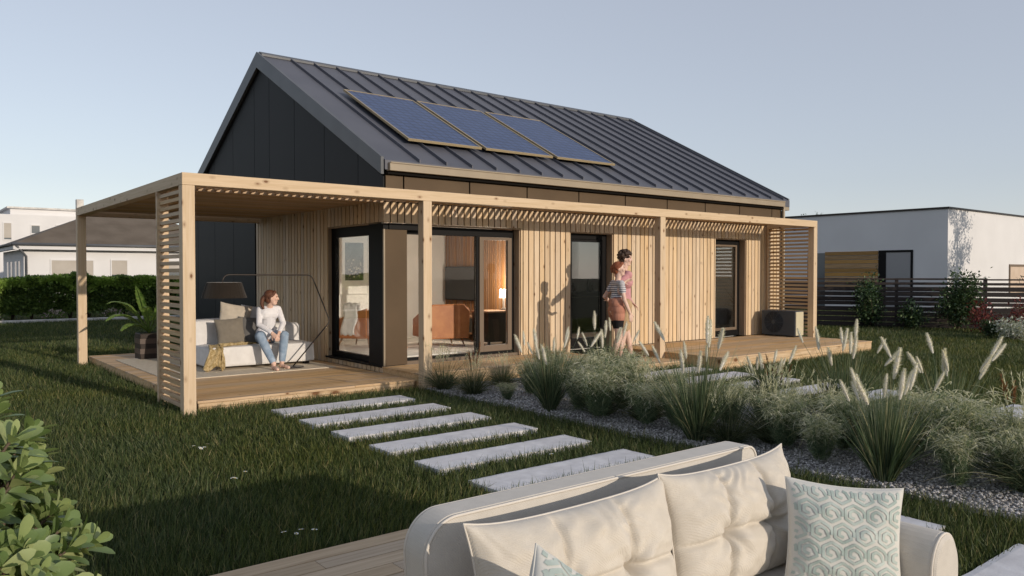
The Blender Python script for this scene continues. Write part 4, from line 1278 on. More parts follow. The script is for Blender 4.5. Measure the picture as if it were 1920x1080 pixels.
wo2 = person('red haired woman in striped t-shirt and terracotta shorts before the man', (9.05, 8.63, SZ0), cp)
A = lambda x, y, z: at_(wo2, x, y, z)
hc = A(.04, 0, 1.545); lk = Vector((.62,-.78,.06))
hipL, hipR = A(-.01, .08, .86), A(-.01, -.08, .86)
kneL, kneR = A(.08, .09, .46), A(-.02, -.09, .46)
ankL, ankR = A(.12, .09, .085), A(-.14, -.09, .085)
shL, shR = A(0, .155, 1.31), A(0, -.155, 1.31)
elR = A(.03, -.205, 1.055); wrR = A(.13, -.195, .85)
elL = A(-.1, .26, 1.10); wrL = A(.02, .36, 1.02)
b = MB(); W_ = head(b, hc, lk, sc=.98)
b.cap(A(0,0,1.32), A(.03,0,1.47), .050, .048); b.cap(A(-.01,0,.90), A(0,0,1.10), .12, .105); b.cap(A(.02,.055,1.21), A(.02,-.055,1.21), .10); b.cap(shL, shR, .05)
for h_, k_, a_ in ((hipL,kneL,ankL),(hipR,kneR,ankR)):
    b.cap(h_, k_, .086, .054); b.cap(k_, lerp(k_,a_,.35), .052, .054); b.cap(lerp(k_,a_,.35), a_, .054, .034)
for s_, e_, w_ in ((shL,elL,wrL),(shR,elR,wrR)): b.cap(s_, e_, .042, .034); b.cap(e_, w_, .035, .025)
hand(b, wrR, (.22,.0,-.95), (.25,.9,.1), 1, .35, .95); hand(b, wrL, (.5,.6,.1), (0,.3,-.8), 1, .4, .95)
foot(b, ankL, f, .95); foot(b, ankR, f, .95)
bo = pblob(b, 'body', M['skin'], wo2, .0065, 2); paint_face(bo, W_, .98)
hair_cap(wo2, hc, lk, M['red'], sc=.98, tail=[(-.10,0,.05),(-.125,0,.02),(-.12,0,-.03)])
b = MB(); b.cap(A(-.01,0,.98), A(0,0,1.10), .117, .108); b.cap(A(.02,.045,1.21), A(.02,-.045,1.21), .106); b.cap(shL, shR, .059)
b.cap(shL, lerp(shL,elL,.45), .054, .050); b.cap(shR, lerp(shR,elR,.45), .054, .050)
pblob(b, 'striped_tshirt', M['stripe'], wo2, .008, 2)
b = MB(); b.cap(A(-.01,0,.98), A(-.01,0,.92), .119, .124); b.cap(hipL+u*.03, hipR+u*.03, .112)
for h_, k_ in ((hipL,kneL),(hipR,kneR)): b.cap(h_+u*.02, lerp(h_,k_,.20), .104, .100)
pblob(b, 'shorts', M['terra'], wo2, .008, 2)
b = MB(); b.cap(A(-.01,.02,1.005), A(-.01,-.02,1.005), .127); pblob(b, 'waist_tie', M['terra'], wo2, .008, 1)
b = MB()
for h_, k_, a_ in ((hipL,kneL,ankL),(hipR,kneR,ankR)):
    b.cap(lerp(h_,k_,.2), lerp(h_,k_,.55), .092, .076)
pblob(b, 'black_under_shorts', M['blackcloth'], wo2, .008, 2)
for a_ in (ankL, ankR):
    b = MB(); b.cap(a_+u*.0, a_+u*-.045-f*.03, .041, .040); b.cap(a_-u*.05-f*.03, a_-u*.052+f*.13, .039, .031); b.cap(a_-u*.054+f*.09, a_-u*.056+f*.155, .040, .028)
    pblob(b, 'shoe', M['white_shoe'], wo2, .006, 2)
# ------------------------------------------------------------------ ground
CP, SP = math.cos(YAW), math.sin(YAW)
def cam2world(d, r):
    return d*CP + r*SP, d*SP - r*CP
mb = MB(); mb.box(-300, 400, -120, 500, -.6, 0.0)
tag(mb.build('ground', M['soil']), kind='structure')
GX0, GX1 = 5.60, 8.25
mb = MB(); P = []
for i in range(60):
    y = .2 + (9.02-.2)*i/59; row = []
    for j in range(16):
        x = GX0 + (GX1-GX0)*j/15 + (.05*noise.noise(Vector((y*1.3, j*.1, 0))) if j in (0, 15) else 0)
        e = min(1, min(j, 15-j)/2)
        row.append((x, y, .006 + e*(.016+.016*noise.noise(Vector((x*2, y*2, 3))))))
    P.append(row)
mb.grid(P); tag(mb.build('gravel_bed', M['gravel_base'], smooth=True), kind='structure')
# loose stones of the bed
N = 42000
x = RNG.uniform(GX0+.02, GX1-.03, N); dist = RNG.power(1.3, N); y = .3 + 8.6*RNG.uniform(0,1,N)**1.15
s = RNG.uniform(.007, .0165, N)*(1+.02*y)
oct_ = np.array([(1,0,0),(0,1,0),(-1,0,0),(0,-1,0),(0,0,1),(0,0,-1)], float)
V = oct_[None]*s[:,None,None]*RNG.uniform(.6,1.3,(N,6,1))*np.array([1,1,.7])
a = RNG.uniform(0,6.28,N); c_, s_ = np.cos(a)[:,None], np.sin(a)[:,None]
V = np.stack([V[...,0]*c_-V[...,1]*s_, V[...,0]*s_+V[...,1]*c_, V[...,2]], -1)
V += np.stack([x, y, .026+RNG.uniform(0,.012,N)], -1)[:,None]
Q = [(0,1,4,4),(1,2,4,4)]
me = bpy.data.meshes.new('gravel'); tri = np.array([(0,1,4),(1,2,4),(2,3,4),(3,0,4),(1,0,5),(2,1,5),(3,2,5),(0,3,5)], np.int32)
me.vertices.add(N*6); me.vertices.foreach_set('co', V.reshape(-1).astype(np.float32))
idx = (np.arange(N, dtype=np.int32)[:,None,None]*6+tri[None]).reshape(-1); nf = N*8
me.loops.add(nf*3); me.loops.foreach_set('vertex_index', idx); me.polygons.add(nf)
me.polygons.foreach_set('loop_start', np.arange(0, nf*3, 3, dtype=np.int32)); me.update(calc_edges=True)
def gravel_mat():
    m = new_mat('grey_pebbles', (.3,.3,.3), .85, .25); t = NT(m); g = t.node('ShaderNodeNewGeometry')
    t.link(t.ramp(g.outputs['Random Per Island'], [(0,(.19,.183,.178)),(.45,(.33,.32,.31)),(.8,(.46,.445,.435)),(1,(.62,.60,.59))]).outputs['Color'], t.b.inputs['Base Color']); return m
me.materials.append(gravel_mat())
tag(link('gravel', me), 'loose grey pebbles covering the planting bed', 'gravel', kind='stuff')

# ------------------------------------------------------------------ stepping slabs
SLABS = []
def slab(x0, x1, y0, y1, label, group):
    o = thing('stepping_slab', label, 'paving slab', ((x0+x1)/2, (y0+y1)/2, 0), 0, group)
    n, m = 36, 10; hx, hy, h = (x1-x0)/2, (y1-y0)/2, .055
    mb = MB(); sd = random.uniform(0, 50)
    def edge(k): return .006*noise.noise(Vector((k*9+sd, sd, 0)))
    top = []
    for i in range(m+1):
        r = []
        for j in range(n+1):
            u = -1+2*j/n; v = -1+2*i/m
            X = u*hx + (edge(v) if abs(u) == 1 else 0); Y = v*hy + (edge(u*3) if abs(v) == 1 else 0)
            r.append((X, Y, h + .0015*noise.noise(Vector((X*6+sd, Y*6, 0))) - (.004 if abs(u) == 1 or abs(v) == 1 else 0)))
        top.append(r)
    mb.grid(top)
    ring = [top[0][j] for j in range(n)] + [top[i][n] for i in range(m)] + [top[m][n-j] for j in range(n)] + [top[m-i][0] for i in range(m)]
    b0 = len(mb.v); k = len(ring)
    mb.v += ring + [(a, b, -.06) for a, b, c in ring]
    for i in range(k): j = (i+1) % k; mb.f.append((b0+i, b0+k+i, b0+k+j, b0+j)); mb.m.append(0)
    mb.build('paving_stone', M['concrete'], o, recalc=True)
    SLABS.append((x0, x1, y0, y1))
ORD = ['first pale slab of the near path, closest to the covered deck', 'second pale slab of the near path from the covered deck', 'third pale slab of the near path from the covered deck',
       'fourth pale slab of the near path from the covered deck', 'fifth pale slab of the near path, two before the sofa back', 'sixth pale slab of the near path, just behind the sofa backrest',
       'slab of the near path hidden low behind the tufted cushions', 'slab of the near path behind the sofa and its cushions', 'pale slab whose end shows over the sofa right arm', 'pale slab in the corner beside the sofa right arm']
for k in range(10):
    yb = 8.54-.766*k
    if k in (6, 7): pass
    slab(3.35, 5.02, yb-.375, yb, ORD[k], 'slabs of the path between deck and terrace')
ORD2 = ['slab of the far path touching the low timber step', 'second slab of the far path from the timber step', 'third slab of the far path from the timber step', 'fourth slab of the far path, past the raised deck',
        'fifth slab of the far path, behind the tall plumed grasses', 'sixth slab of the far path, between two plumed grasses', 'seventh slab of the far path, cut by the photo edge', 'eighth slab of the far path, half out of view']
for k in range(8):
    yb = 8.10-.775*k
    slab(8.72, 10.30, yb-.375, yb, ORD2[k], 'slabs of the path beside the gravel bed')

# ------------------------------------------------------------------ lawn
EXC = [(5.6,16.3,10.0,20), (2.72,5.72,9.14,15.38), (5.6,9.22,9.07,10.2), (9.2,10.58,8.47,10.2), (10.56,15.53,7.72,10.2), (-4,3.29,-3,4.07)]
def lawn(n_list, name):
    Bs, Ds, Ls, Ws, Be = [], [], [], [], []
    for d0, d1, dens in n_list:
        k = 1.05
        area = k*(d1*d1-d0*d0); n = int(area*dens)
        d = np.sqrt(RNG.uniform(d0*d0, d1*d1, n)); r = RNG.uniform(-k, k, n)*d
        x = d*CP + r*SP; y = d*SP - r*CP
        ok = np.ones(n, bool)
        for a, b_, c, e in EXC: ok &= ~((x > a) & (x < b_) & (y > c) & (y < e))
        for a, b_, c, e in SLABS: ok &= ~((x > a+.012) & (x < b_-.012) & (y > c+.012) & (y < e-.012))
        g = (x > GX0+.03) & (x < GX1-.05) & (y < 9.03) & (y > .2)
        ok &= ~(g & (RNG.uniform(0,1,n) > .012))
        x, y, d = x[ok], y[ok], d[ok]; n = len(x)
        pat = np.array([noise.noise(Vector((a*.55, b_*.55, 0))) for a, b_ in zip(x, y)])
        L = (RNG.gamma(9, .0075, n)*.95 + .012)*(1+.25*pat); L = np.clip(L, .025, .16)
        dr = RNG.normal(size=(n,3))*[.20,.20,0] + [0,0,1]; dr[:,0] += .12*np.sin(y*1.3+x*.7); dr[:,1] += .09*np.sin(x*1.9)
        Bs.append(np.stack([x, y, np.full(n, -.004)], -1)); Ds.append(nrm(dr)); Ls.append(L)
        Ws.append(RNG.uniform(.0026, .0048, n)*(1+d*.09)); Be.append(RNG.normal(size=(n,3))*[.17,.17,.0] + [0,0,-.06])
    V, Q = blades(np.concatenate(Bs), np.concatenate(Ds), np.concatenate(Ls), np.concatenate(Ws), np.concatenate(Be), 2, .1)
    me = qmesh(name, V, Q, M['grass']); o = link(name, me)
    return o
M['grass'] = foliage('lawn_grass_blade', [(0,(.032,.052,.020)),(.4,(.060,.090,.032)),(.72,(.098,.130,.048)),(.92,(.155,.17,.072)),(1,(.26,.23,.13))], .3, .5, .3, patch=(.5, (1.18,1.08,.78)))
tag(lawn([(2.2,4.5,5200),(4.5,7,4600),(7,10.5,3000),(10.5,16,1500),(16,26,640),(26,44,200)], 'lawn_grass'), 'dark green mown lawn round the house and paths', 'grass', kind='stuff')

# ------------------------------------------------------------------ feathery grasses with plumes
M['blade'] = foliage('fountain_grass_blade', [(0,(.036,.062,.031)),(.45,(.085,.13,.066)),(.78,(.17,.215,.12)),(.93,(.33,.33,.20)),(1,(.44,.36,.20))], .35, .5, .4)
M['plume'] = foliage('cream_plume_hair', [(0,(.66,.62,.55)),(.5,(.78,.75,.69)),(1,(.88,.86,.80))], .5, .8, .1)
M['plume_core'] = new_mat('cream_plume_core', (.70,.66,.59), .9, .1)
def plume_mesh(seed):
    rng = np.random.default_rng(seed); n = 700; L = .215
    t = rng.uniform(0, 1, n); a = rng.uniform(0, 2*np.pi, n)
    rr = .0145*np.sin(np.pi*np.clip(t*.92+.06, 0, 1))**.6
    base = np.stack([rr*.5*np.cos(a), rr*.5*np.sin(a), t*L], -1)
    d = nrm(np.stack([np.cos(a)*.85, np.sin(a)*.85, np.full(n, .85)], -1) + rng.normal(size=(n,3))*.18)
    V, Q = blades(base, d, rng.uniform(.014,.026,n)*(.55+.6*np.sin(np.pi*t)), np.full(n,.0024), rng.normal(size=(n,3))*.15, 2, .2, rng=rng)
    me = qmesh('plume_hair_%d' % seed, V, Q, M['plume'])
    mb = MB(); prof = [(.001,-.004)] + [(.0135*math.sin(math.pi*min(1, k/9*.9+.08))**.6, L*k/9) for k in range(10)]
    mb.lathe(prof, n=8); m2 = mb.mesh('plume_core_%d' % seed, M['plume_core'])
    bm = bmesh.new(); bm.from_mesh(me); bm.from_mesh(m2); n0 = len(me.polygons)
    bm.to_mesh(me); bm.free(); me.materials.append(M['plume_core'])
    ix = np.zeros(len(me.polygons), np.int32); ix[n0:] = 1; me.polygons.foreach_set('material_index', ix); me.update()
    return me
PLUMES = [plume_mesh(s_) for s_ in (1, 2, 3)]
def fountain(x, y, H, label, np_=10, seed=0, fan=1., nb=430, dens=1.):
    rng = np.random.default_rng(seed+40); o = thing('fountain_grass', label, 'ornamental grass', (x, y, .015), 0, 'plumed fountain grasses in the bed')
    n = int(nb*dens); a = rng.uniform(0, 2*np.pi, n); r = .075*H*np.sqrt(rng.uniform(0,1,n))
    base = np.stack([r*np.cos(a), r*np.sin(a), np.zeros(n)], -1)
    sp = (.04+.56*rng.uniform(0, 1, n)**1.5)*fan
    d = nrm(np.stack([np.cos(a)*sp, np.sin(a)*sp, np.ones(n)], -1) + rng.normal(size=(n,3))*.07)
    L = rng.uniform(.36, 1.06, n)*H
    dp = rng.gamma(2.,.11,n)
    V, Q = blades(base, d, L, rng.uniform(.0055,.0105,n), np.stack([np.cos(a)*sp*dp, np.sin(a)*sp*dp, -sp*dp*.9], -1), 5, .06, .8, rng)
    bl = link('blade_clump', qmesh('blade_clump', V, Q, M['blade']), o)
    st = MB()
    for k in range(np_):
        a = 2*math.pi*(k+rng.uniform(-.3,.3))/np_ + seed; s_ = (rng.uniform(.04,.40) if k % 4 else rng.uniform(.3,.52))*fan; hh = H*rng.uniform(.70, 1.04)*(1-.25*s_)
        pts = []
        for q in range(7):
            f = q/6; bendf = .35*s_*f*f
            pts.append(Vector((math.cos(a)*(s_*f+bendf)*hh+.03*math.cos(a), math.sin(a)*(s_*f+bendf)*hh+.03*math.sin(a), hh*f)))
        st.tube(pts, [.0032,.003,.0028,.0026,.0024,.0022,.002], 5)
        p = link('plume', PLUMES[k % 3], o); t_ = (pts[-1]-pts[-2]).normalized() + Vector((rng.normal()*.11, rng.normal()*.11, 0))
        q4 = t_.to_track_quat('Z', 'Y'); p.rotation_mode = 'QUATERNION'; p.rotation_quaternion = q4; p.location = pts[-1] - t_*.01
        sc = rng.uniform(.70, 1.22)*(.78+.2*H); p.scale = (sc*1.05, sc*1.05, sc)
    st.build('flower_stem', M['blade'], o, smooth=True)
    return o
fountain(5.88, 6.66, .87, 'plumed grass nearest the corner window, rising before the sash', 11, 1)
fountain(5.90, 4.60, 1.0, 'big plumed grass before the raised deck, right behind the sofa back', 11, 2, 1.05)
fountain(7.42, 7.25, .86, 'plumed grass in front of the hugging couple', 10, 3, .9)
fountain(8.12, 5.30, .60, 'smallest plumed grass, before the front edge of the raised deck', 9, 4, .95)
fountain(5.86, 2.82, .84, 'tallest plumed grass, rising right behind the patterned pillow', 11, 5, 1.0, 520)
fountain(7.75, 3.15, .84, 'plumed grass farthest right, its plumes against the open lawn', 11, 6, .95)
fountain(7.85, 4.20, .88, 'plumed grass between the raised deck corner and the last plumed grass', 11, 7, .9)

# feathery perennials: two kinds with their own build
M['fine'] = foliage('feathery_sage_leaf', [(0,(.075,.125,.070)),(.5,(.16,.23,.135)),(.85,(.27,.335,.22)),(1,(.46,.49,.36))], .5, .6, .3)
M['finetip'] = foliage('pale_seed_tip', [(0,(.46,.46,.32)),(.6,(.64,.63,.49)),(1,(.80,.78,.66))], .5, .7, .2)
M['wiry'] = foliage('dark_wiry_leaf', [(0,(.030,.048,.024)),(.6,(.068,.092,.046)),(.9,(.15,.16,.09)),(1,(.30,.27,.16))], .3, .55, .3)
M['russet'] = foliage('russet_seed_head', [(0,(.16,.075,.035)),(1,(.30,.15,.07))], .3, .7, .2)
def mound_meshes(kind, seed):
    rng = np.random.default_rng(seed+900)
    if kind == 'feathery':
        ns = 84; a = rng.uniform(0,6.283,ns); sp = rng.uniform(0,.62,ns); H = rng.uniform(.30,.50,ns)
        tip = np.stack([np.cos(a)*sp*H*.9, np.sin(a)*sp*H*.9, H], -1); base = np.stack([np.cos(a)*.06*sp, np.sin(a)*.06*sp, np.zeros(ns)], -1)
        k = 60
        f = rng.uniform(.18, 1., (ns,k)); p = base[:,None]*(1-f[...,None]) + tip[:,None]*f[...,None]
        p = p.reshape(-1,3); n = len(p); out = np.repeat(nrm(tip-base), k, 0)
        d = nrm(out*.8 + rng.normal(size=(n,3))*.75 + [0,0,.35])
        V, Q = blades(p, d, rng.uniform(.035,.085,n), rng.uniform(.0022,.004,n), rng.normal(size=(n,3))*.3, 2, .2, rng=rng)
        m1 = qmesh('feathery_foliage', V, Q, M['fine'])
        n = 780; i = rng.integers(0,ns,n); p = tip[i]+rng.normal(size=(n,3))*.035; 
        cu = rng.uniform(0,6.283,n)
        V, Q = blades(p, nrm(rng.normal(size=(n,3))*.5+[0,0,1.]), rng.uniform(.06,.12,n), rng.uniform(.0042,.0075,n), np.stack([np.cos(cu)*1.1, np.sin(cu)*1.1, np.full(n,-1.0)], -1), 5, .35, rng=rng)
        return m1, qmesh('pale_curled_tips', V, Q, M['finetip'])
    n = 620; a = rng.uniform(0,6.283,n); sp = rng.uniform(.05,1.0,n); r = .07*np.sqrt(rng.uniform(0,1,n))
    p = np.stack([r*np.cos(a), r*np.sin(a), np.zeros(n)], -1)
    d = nrm(np.stack([np.cos(a)*sp, np.sin(a)*sp, np.full(n,1.)], -1)+rng.normal(size=(n,3))*.12)
    V, Q = blades(p, d, rng.uniform(.28,.62,n), rng.uniform(.0028,.0052,n), np.stack([np.cos(a)*sp*.45, np.sin(a)*sp*.45, -sp*.55], -1), 5, .1, rng=rng)
    m1 = qmesh('wiry_foliage', V, Q, M['wiry'])
    n = 46; a = rng.uniform(0,6.283,n); sp = rng.uniform(.02,.5,n); h = rng.uniform(.42,.68,n)
    p = np.stack([np.cos(a)*sp*h*.8, np.sin(a)*sp*h*.8, h*.78], -1); reps = 14
    pp = np.repeat(p, reps, 0) + np.repeat(nrm(p), reps, 0)*rng.uniform(0,.10,(n*reps,1)); d = nrm(np.repeat(nrm(p), reps, 0)+rng.normal(size=(n*reps,3))*.4)
    V, Q = blades(pp, d, rng.uniform(.018,.038,n*reps), rng.uniform(.003,.005,n*reps), rng.normal(size=(n*reps,3))*.2, 2, .3, rng=rng)
    return m1, qmesh('seed_heads', V, Q, M['finetip'])
FEA = [mound_meshes('feathery', s_) for s_ in (1,2,3)]; WIR = [mound_meshes('wiry', s_) for s_ in (4,5,6)]
def mound(kind, x, y, s_, label, i=0, sz=1.):
    ms = (FEA if kind == 'f' else WIR)[i % 3]
    o = thing('feathery_perennial' if kind == 'f' else 'wiry_sedge', label, 'perennial' if kind == 'f' else 'sedge', (x, y, .012), random.uniform(0,6.28), 'feathery perennials in the bed' if kind == 'f' else 'wiry sedges in the bed')
    o.scale = (s_, s_, s_*sz)
    link('foliage', ms[0], o); link('seed_tips', ms[1], o)
    return o
MOUNDS = [
 ('w',5.80,8.72,.85,'wiry sedge beside the middle pergola post',1.25), ('w',5.86,8.12,.85,'wiry sedge second from the middle pergola post',1.15),
 ('f',5.93,7.50,.55,'smallest feathery perennial, alone on the pebbles before the nearest plumed grass',.8), ('f',6.35,7.55,.9,'feathery perennial left of the plumed grass by the corner window',1.),
 ('w',6.6,8.45,.8,'wiry sedge close to the deck edge under the big window',1.), ('f',6.55,6.95,1.0,'feathery perennial right behind the plumed grass by the corner window',1.),
 ('f',7.2,8.2,1.0,'feathery perennial against the deck under the sliding sash',1.), ('w',7.0,6.6,1.0,'wiry sedge between the first and third plumed grasses',1.),
 ('f',5.86,5.85,1.05,'broad feathery perennial filling the bed edge between two plumed grasses',1.), ('f',6.35,5.95,1.1,'tallest feathery perennial in the middle of the bed',1.1),
 ('f',5.98,5.28,.85,'dense feathery perennial just left of the big plumed grass behind the sofa',.95), ('f',6.95,5.75,1.05,'feathery perennial with pale tips behind the big plumed grass',1.),
 ('w',7.7,6.5,1.,'wiry sedge near the far path, right of the couple',1.), ('f',6.62,4.75,1.1,'feathery perennial right of the big plumed grass behind the sofa',1.),
 ('f',7.3,4.75,1.1,'feathery perennial with curled pale tips before the far path',.9), ('w',6.35,4.05,1.1,'broad wiry sedge above the right tufted cushion',1.05),
 ('w',6.95,3.95,1.1,'wiry sedge with russet seed heads in the middle of the bed',1.), ('f',6.42,3.42,.95,'feathery perennial left of the tallest plumed grass',1.),
 ('f',5.98,3.40,.7,'small feathery perennial on open pebbles left of the tallest plumed grass',1.), ('f',7.2,3.35,1.05,'feathery perennial behind the tallest plumed grass',1.),
 ('w',7.75,4.55,.9,'wiry sedge leaning over a slab of the far path',.9), ('f',6.48,2.55,1.1,'feathery perennial right of the tallest plumed grass',1.),
 ('f',6.02,2.36,.75,'small grey green perennial on the pebbles over the sofa arm',1.), ('f',7.0,2.4,1.1,'pale tipped feathery perennial near the right photo edge',1.),
 ('w',6.35,1.98,1.15,'broad wiry sedge at the right photo edge, nearest the lawn strip',1.1), ('w',6.95,1.75,1.2,'tall wiry sedge cut by the right photo edge',1.2),
 ('f',7.6,2.3,1.,'feathery perennial before the last visible slab at the right edge',1.), ('w',7.9,2.75,1.,'wiry sedge with russet tips before the last plumed grass',1.15),
]
MOUNDS += [
 ('f',6.05,6.35,.8,'grey green feathery perennial touching the right side of the nearest plumed grass',1.), ('w',6.25,5.55,1.,'dark wiry sedge in the gap left of the big plumed grass',1.),
 ('f',7.9,7.9,.9,'feathery perennial at the foot of the low timber step',1.),
 ('w',7.1,5.15,1.1,'wiry sedge leaning between two feathery mounds behind the big plumed grass',1.), ('f',6.75,4.2,1.05,'feathery mound in the middle of the bed above the seam of the two cushions',1.),
 ('f',7.7,3.75,1.05,'feathery mound between the two plumed grasses at the right',1.), ('f',6.15,3.85,.85,'feathery perennial at the bed edge over the right tufted cushion',1.),
 ('w',7.25,2.85,1.1,'wiry sedge in front of the plumed grass farthest right',1.), ('f',6.75,1.95,1.1,'frothy pale green mound between the two right edge sedges',1.),
 ('f',6.55,2.95,1.,'sage green mound touching the right side of the tallest plumed grass',1.), ('f',7.6,1.7,1.1,'feathery mound cut by the right photo edge',1.),
 ('w',6.9,7.75,.85,'thin wiry sedge on the pebbles under the sliding sash',1.), ('f',6.9,3.0,1.15,'frothy mound with many curled tips right of the patterned pillow top',1.)]
MOUNDS += [('f',6.15,5.02,.95,'low feathery mound on the pebbles right behind the sofa back corner',.85), ('w',6.1,6.05,.9,'wiry sedge just right of the nearest plumed grass base',1.),
 ('f',6.75,3.6,1.05,'feathery mound left of the tallest plumed grass, set back in the bed',1.), ('f',6.25,2.05,.9,'sage mound low on the pebbles near the right photo edge',.9),
 ('f',6.4,6.65,1.0,'feathery mound right behind the nearest plumed grass, towards the step',1.), ('w',6.05,4.35,.9,'wiry sedge at the bed edge over the middle of the sofa back',.9),
 ('f',6.35,3.0,.9,'feathery mound pressed against the tallest plumed grass',.9)]
for i, (k, x, y, s_, lab, sz) in enumerate(MOUNDS):
    if x > 7.0 and y < 7.8: x -= .45*(x-7.0)
    mound(k, x, y, s_*(1.0 if y > 7.4 else (.60 if x > 7.05 else (.88 if x > 6.6 else 1.12))), lab, i, sz)
# russet spikes
def spikes(x, y, n, H, label, seed):
    rng = np.random.default_rng(seed+70); o = thing('russet_sedge', label, 'sedge', (x, y, .012), 0, 'russet spiked sedges in the bed')
    st = MB(); hd = []
    for k in range(n):
        a = rng.uniform(0,6.283); s_ = rng.uniform(.05,.35); h = H*rng.uniform(.75,1.05)
        pts = [Vector((math.cos(a)*s_*h*f*(.6+.4*f), math.sin(a)*s_*h*f*(.6+.4*f), h*f)) for f in (0,.25,.5,.75,1)]
        st.tube(pts, .0022, 5); t_ = (pts[-1]-pts[-2]).normalized()
        p = np.array(pts[-1])[None] + np.array(t_)[None]*rng.uniform(-.09,.05,(70,1)); hd.append((p, nrm(np.array(t_)[None]+rng.normal(size=(70,3))*.32)))
    st.build('stem', M['wiry'], o, smooth=True)
    p = np.concatenate([q[0] for q in hd]); d = np.concatenate([q[1] for q in hd]); m = len(p)
    V, Q = blades(p, d, rng.uniform(.02,.045,m), rng.uniform(.003,.006,m), rng.normal(size=(m,3))*.1, 2, .2, rng=rng)
    link('seed_head', qmesh('russet_head', V, Q, M['russet']), o)
spikes(7.62, 4.85, 7, .62, 'russet spikes before the fourth far slab', 1); spikes(7.55, 2.55, 7, .66, 'russet spikes at the right edge beside the last slab', 2); spikes(5.83, 8.05, 5, .62, 'russet spikes in the sedge under the big window', 3)

# ------------------------------------------------------------------ daisies in the lawn
M['petal'] = new_mat('white_petal', (.78,.78,.74), .7, .2); M['yolk'] = new_mat('yellow_centre', (.6,.42,.05), .7, .2)
def daisy_mesh():
    mb = MB()
    for k in range(11):
        a = 2*math.pi*k/11; ca, sa = math.cos(a), math.sin(a)
        mb.add([(.004*ca+.002*sa, .004*sa-.002*ca, .062), (.013*ca+.0035*sa, .013*sa-.0035*ca, .065), (.014*ca-.0035*sa, .014*sa+.0035*ca, .065), (.004*ca-.002*sa, .004*sa+.002*ca, .062)], [(0,1,2,3)])
    mb.mi = 1; mb.ell((0,0,.063), (.005,.005,.003), n=8, k=5)
    mb.mi = 2; mb.tube([(0,0,-.01),(0,0,.061)], .0012, 5)
    return mb.mesh('daisy', [M['petal'], M['yolk'], M['blade']])
DM = daisy_mesh()
def daisies(u, n, where, seed):
    rnd = random.Random(seed)
    for k in range(n):
        o = link('daisy', DM); o.location = (u[0]+rnd.uniform(-.09,.09), u[1]+rnd.uniform(-.09,.09), 0); o.rotation_euler = (rnd.uniform(-.3,.1), rnd.uniform(-.2,.2), rnd.uniform(0,6))
        s_ = rnd.uniform(1.0,1.5); o.scale = (s_,s_,1)
        tag(o, 'tiny white daisy %s' % where, 'daisy', 'daisies %s' % where)
daisies((4.32, 5.0), 3, 'in the grass between the fifth and sixth near slabs', 1)
daisies((2.12, 7.05), 5, 'in the lawn left of the second near slab', 2)
daisies((1.9, 4.35), 4, 'at the terrace edge left of the sofa', 3)
daisies((2.05, 5.9), 3, 'in the open lawn before the slat screen', 4)

# ------------------------------------------------------------------ leafy shrub in the near corner
M['bush_leaf'] = foliage('glossy_pale_green_leaf', [(0,(.12,.185,.06)),(.5,(.205,.28,.095)),(.85,(.31,.38,.15)),(1,(.42,.46,.21))], .3, .38, .5)
def leaf_grid(pos, d, nr, L, W, cup, droop):
    """obovate leaves: 5 rows x 3 columns"""
    d = nrm(d); s_ = nrm(np.cross(d, nr)); n = np.cross(s_, d)
    rows = []
    for t_, w_ in ((0,.10),(.25,.42),(.5,.80),(.75,1.),(.92,.66),(1.,.12)):
        c = pos + d*(L*t_)[:,None] - n*(L*droop*t_*t_)[:,None]
        for q in (-1, 0, 1):
            rows.append(c + s_*(W*w_*q*.5)[:,None] + n*(W*cup*w_*abs(q)*.5)[:,None])
    V = np.stack(rows, 1); Q = []
    for r_ in range(5):
        for c in range(2): a = r_*3+c; Q.append((a, a+1, a+4, a+3))
    return V, Q
def rosette_bush(name, label, cat, centre_fn, n_ros, Lr, Wr, mat, stem_mat, seed, root, nl=11):
    rng = np.random.default_rng(seed); o = thing(name, label, cat, root)
    P, D = centre_fn(rng, n_ros)
    pos, dd, nn, LL, WW = [], [], [], [], []
    for p, ax in zip(P, D):
        ax = ax/np.linalg.norm(ax); t1 = np.cross(ax, [0.3,.1,1.]); t1 /= np.linalg.norm(t1); t2 = np.cross(ax, t1)
        for k in range(nl):
            a = k*2.4+rng.uniform(-.3,.3); op = .25+1.05*(k/nl)+rng.uniform(-.12,.12)
            rd = t1*math.cos(a)+t2*math.sin(a)
            pos.append(p - ax*.045*(k/nl)); dd.append(ax*math.cos(op)+rd*math.sin(op)); nn.append(ax*math.sin(op)-rd*math.cos(op))
            f = rng.uniform(.75,1.1)*(.6+.4*min(1, k/4)); LL.append(rng.uniform(*Lr)*f); WW.append(rng.uniform(*Wr)*f)
    V, Q = leaf_grid(np.array(pos), np.array(dd), np.array(nn), np.array(LL), np.array(WW), .22, .16)
    V = V - np.array(root)
    link('foliage', qmesh('foliage', V, Q, M[mat], smooth=True), o)
    st = MB()
    for p, ax in zip(P, D):
        q = Vector(p)-Vector(root); c = Vector((q.x*.25, q.y*.25, max(.05, q.z*.45)))
        st.tube([q, q - Vector(ax).normalized()*.10, c], [.004,.005,.008], 5)
    st.tube([(0,0,-.02),(.02,0,.3),(0,.02,.6)], [.03,.025,.015], 8)
    st.build('stem', stem_mat, o, smooth=True)
    return o
M['twig'] = noisy('brown_twig', (.07,.05,.035), (.11,.08,.055), 20)
def near_fn(rng, n):
    P, D = [], []
    c = np.array([-.02, 2.50, .62]); r = np.array([.46, .48, .70])
    while len(P) < n:
        v = rng.normal(size=3); v /= np.linalg.norm(v)
        if v[2] < -.55: continue
        k = rng.uniform(.82,1.04) if rng.uniform() < .75 else rng.uniform(.5,.8)
        k *= 1+.12*noise.noise(Vector(tuple(v*2.3)))
        P.append(c+v*r*k); D.append(v/r*.4+[0,0,.35])
    return P, D
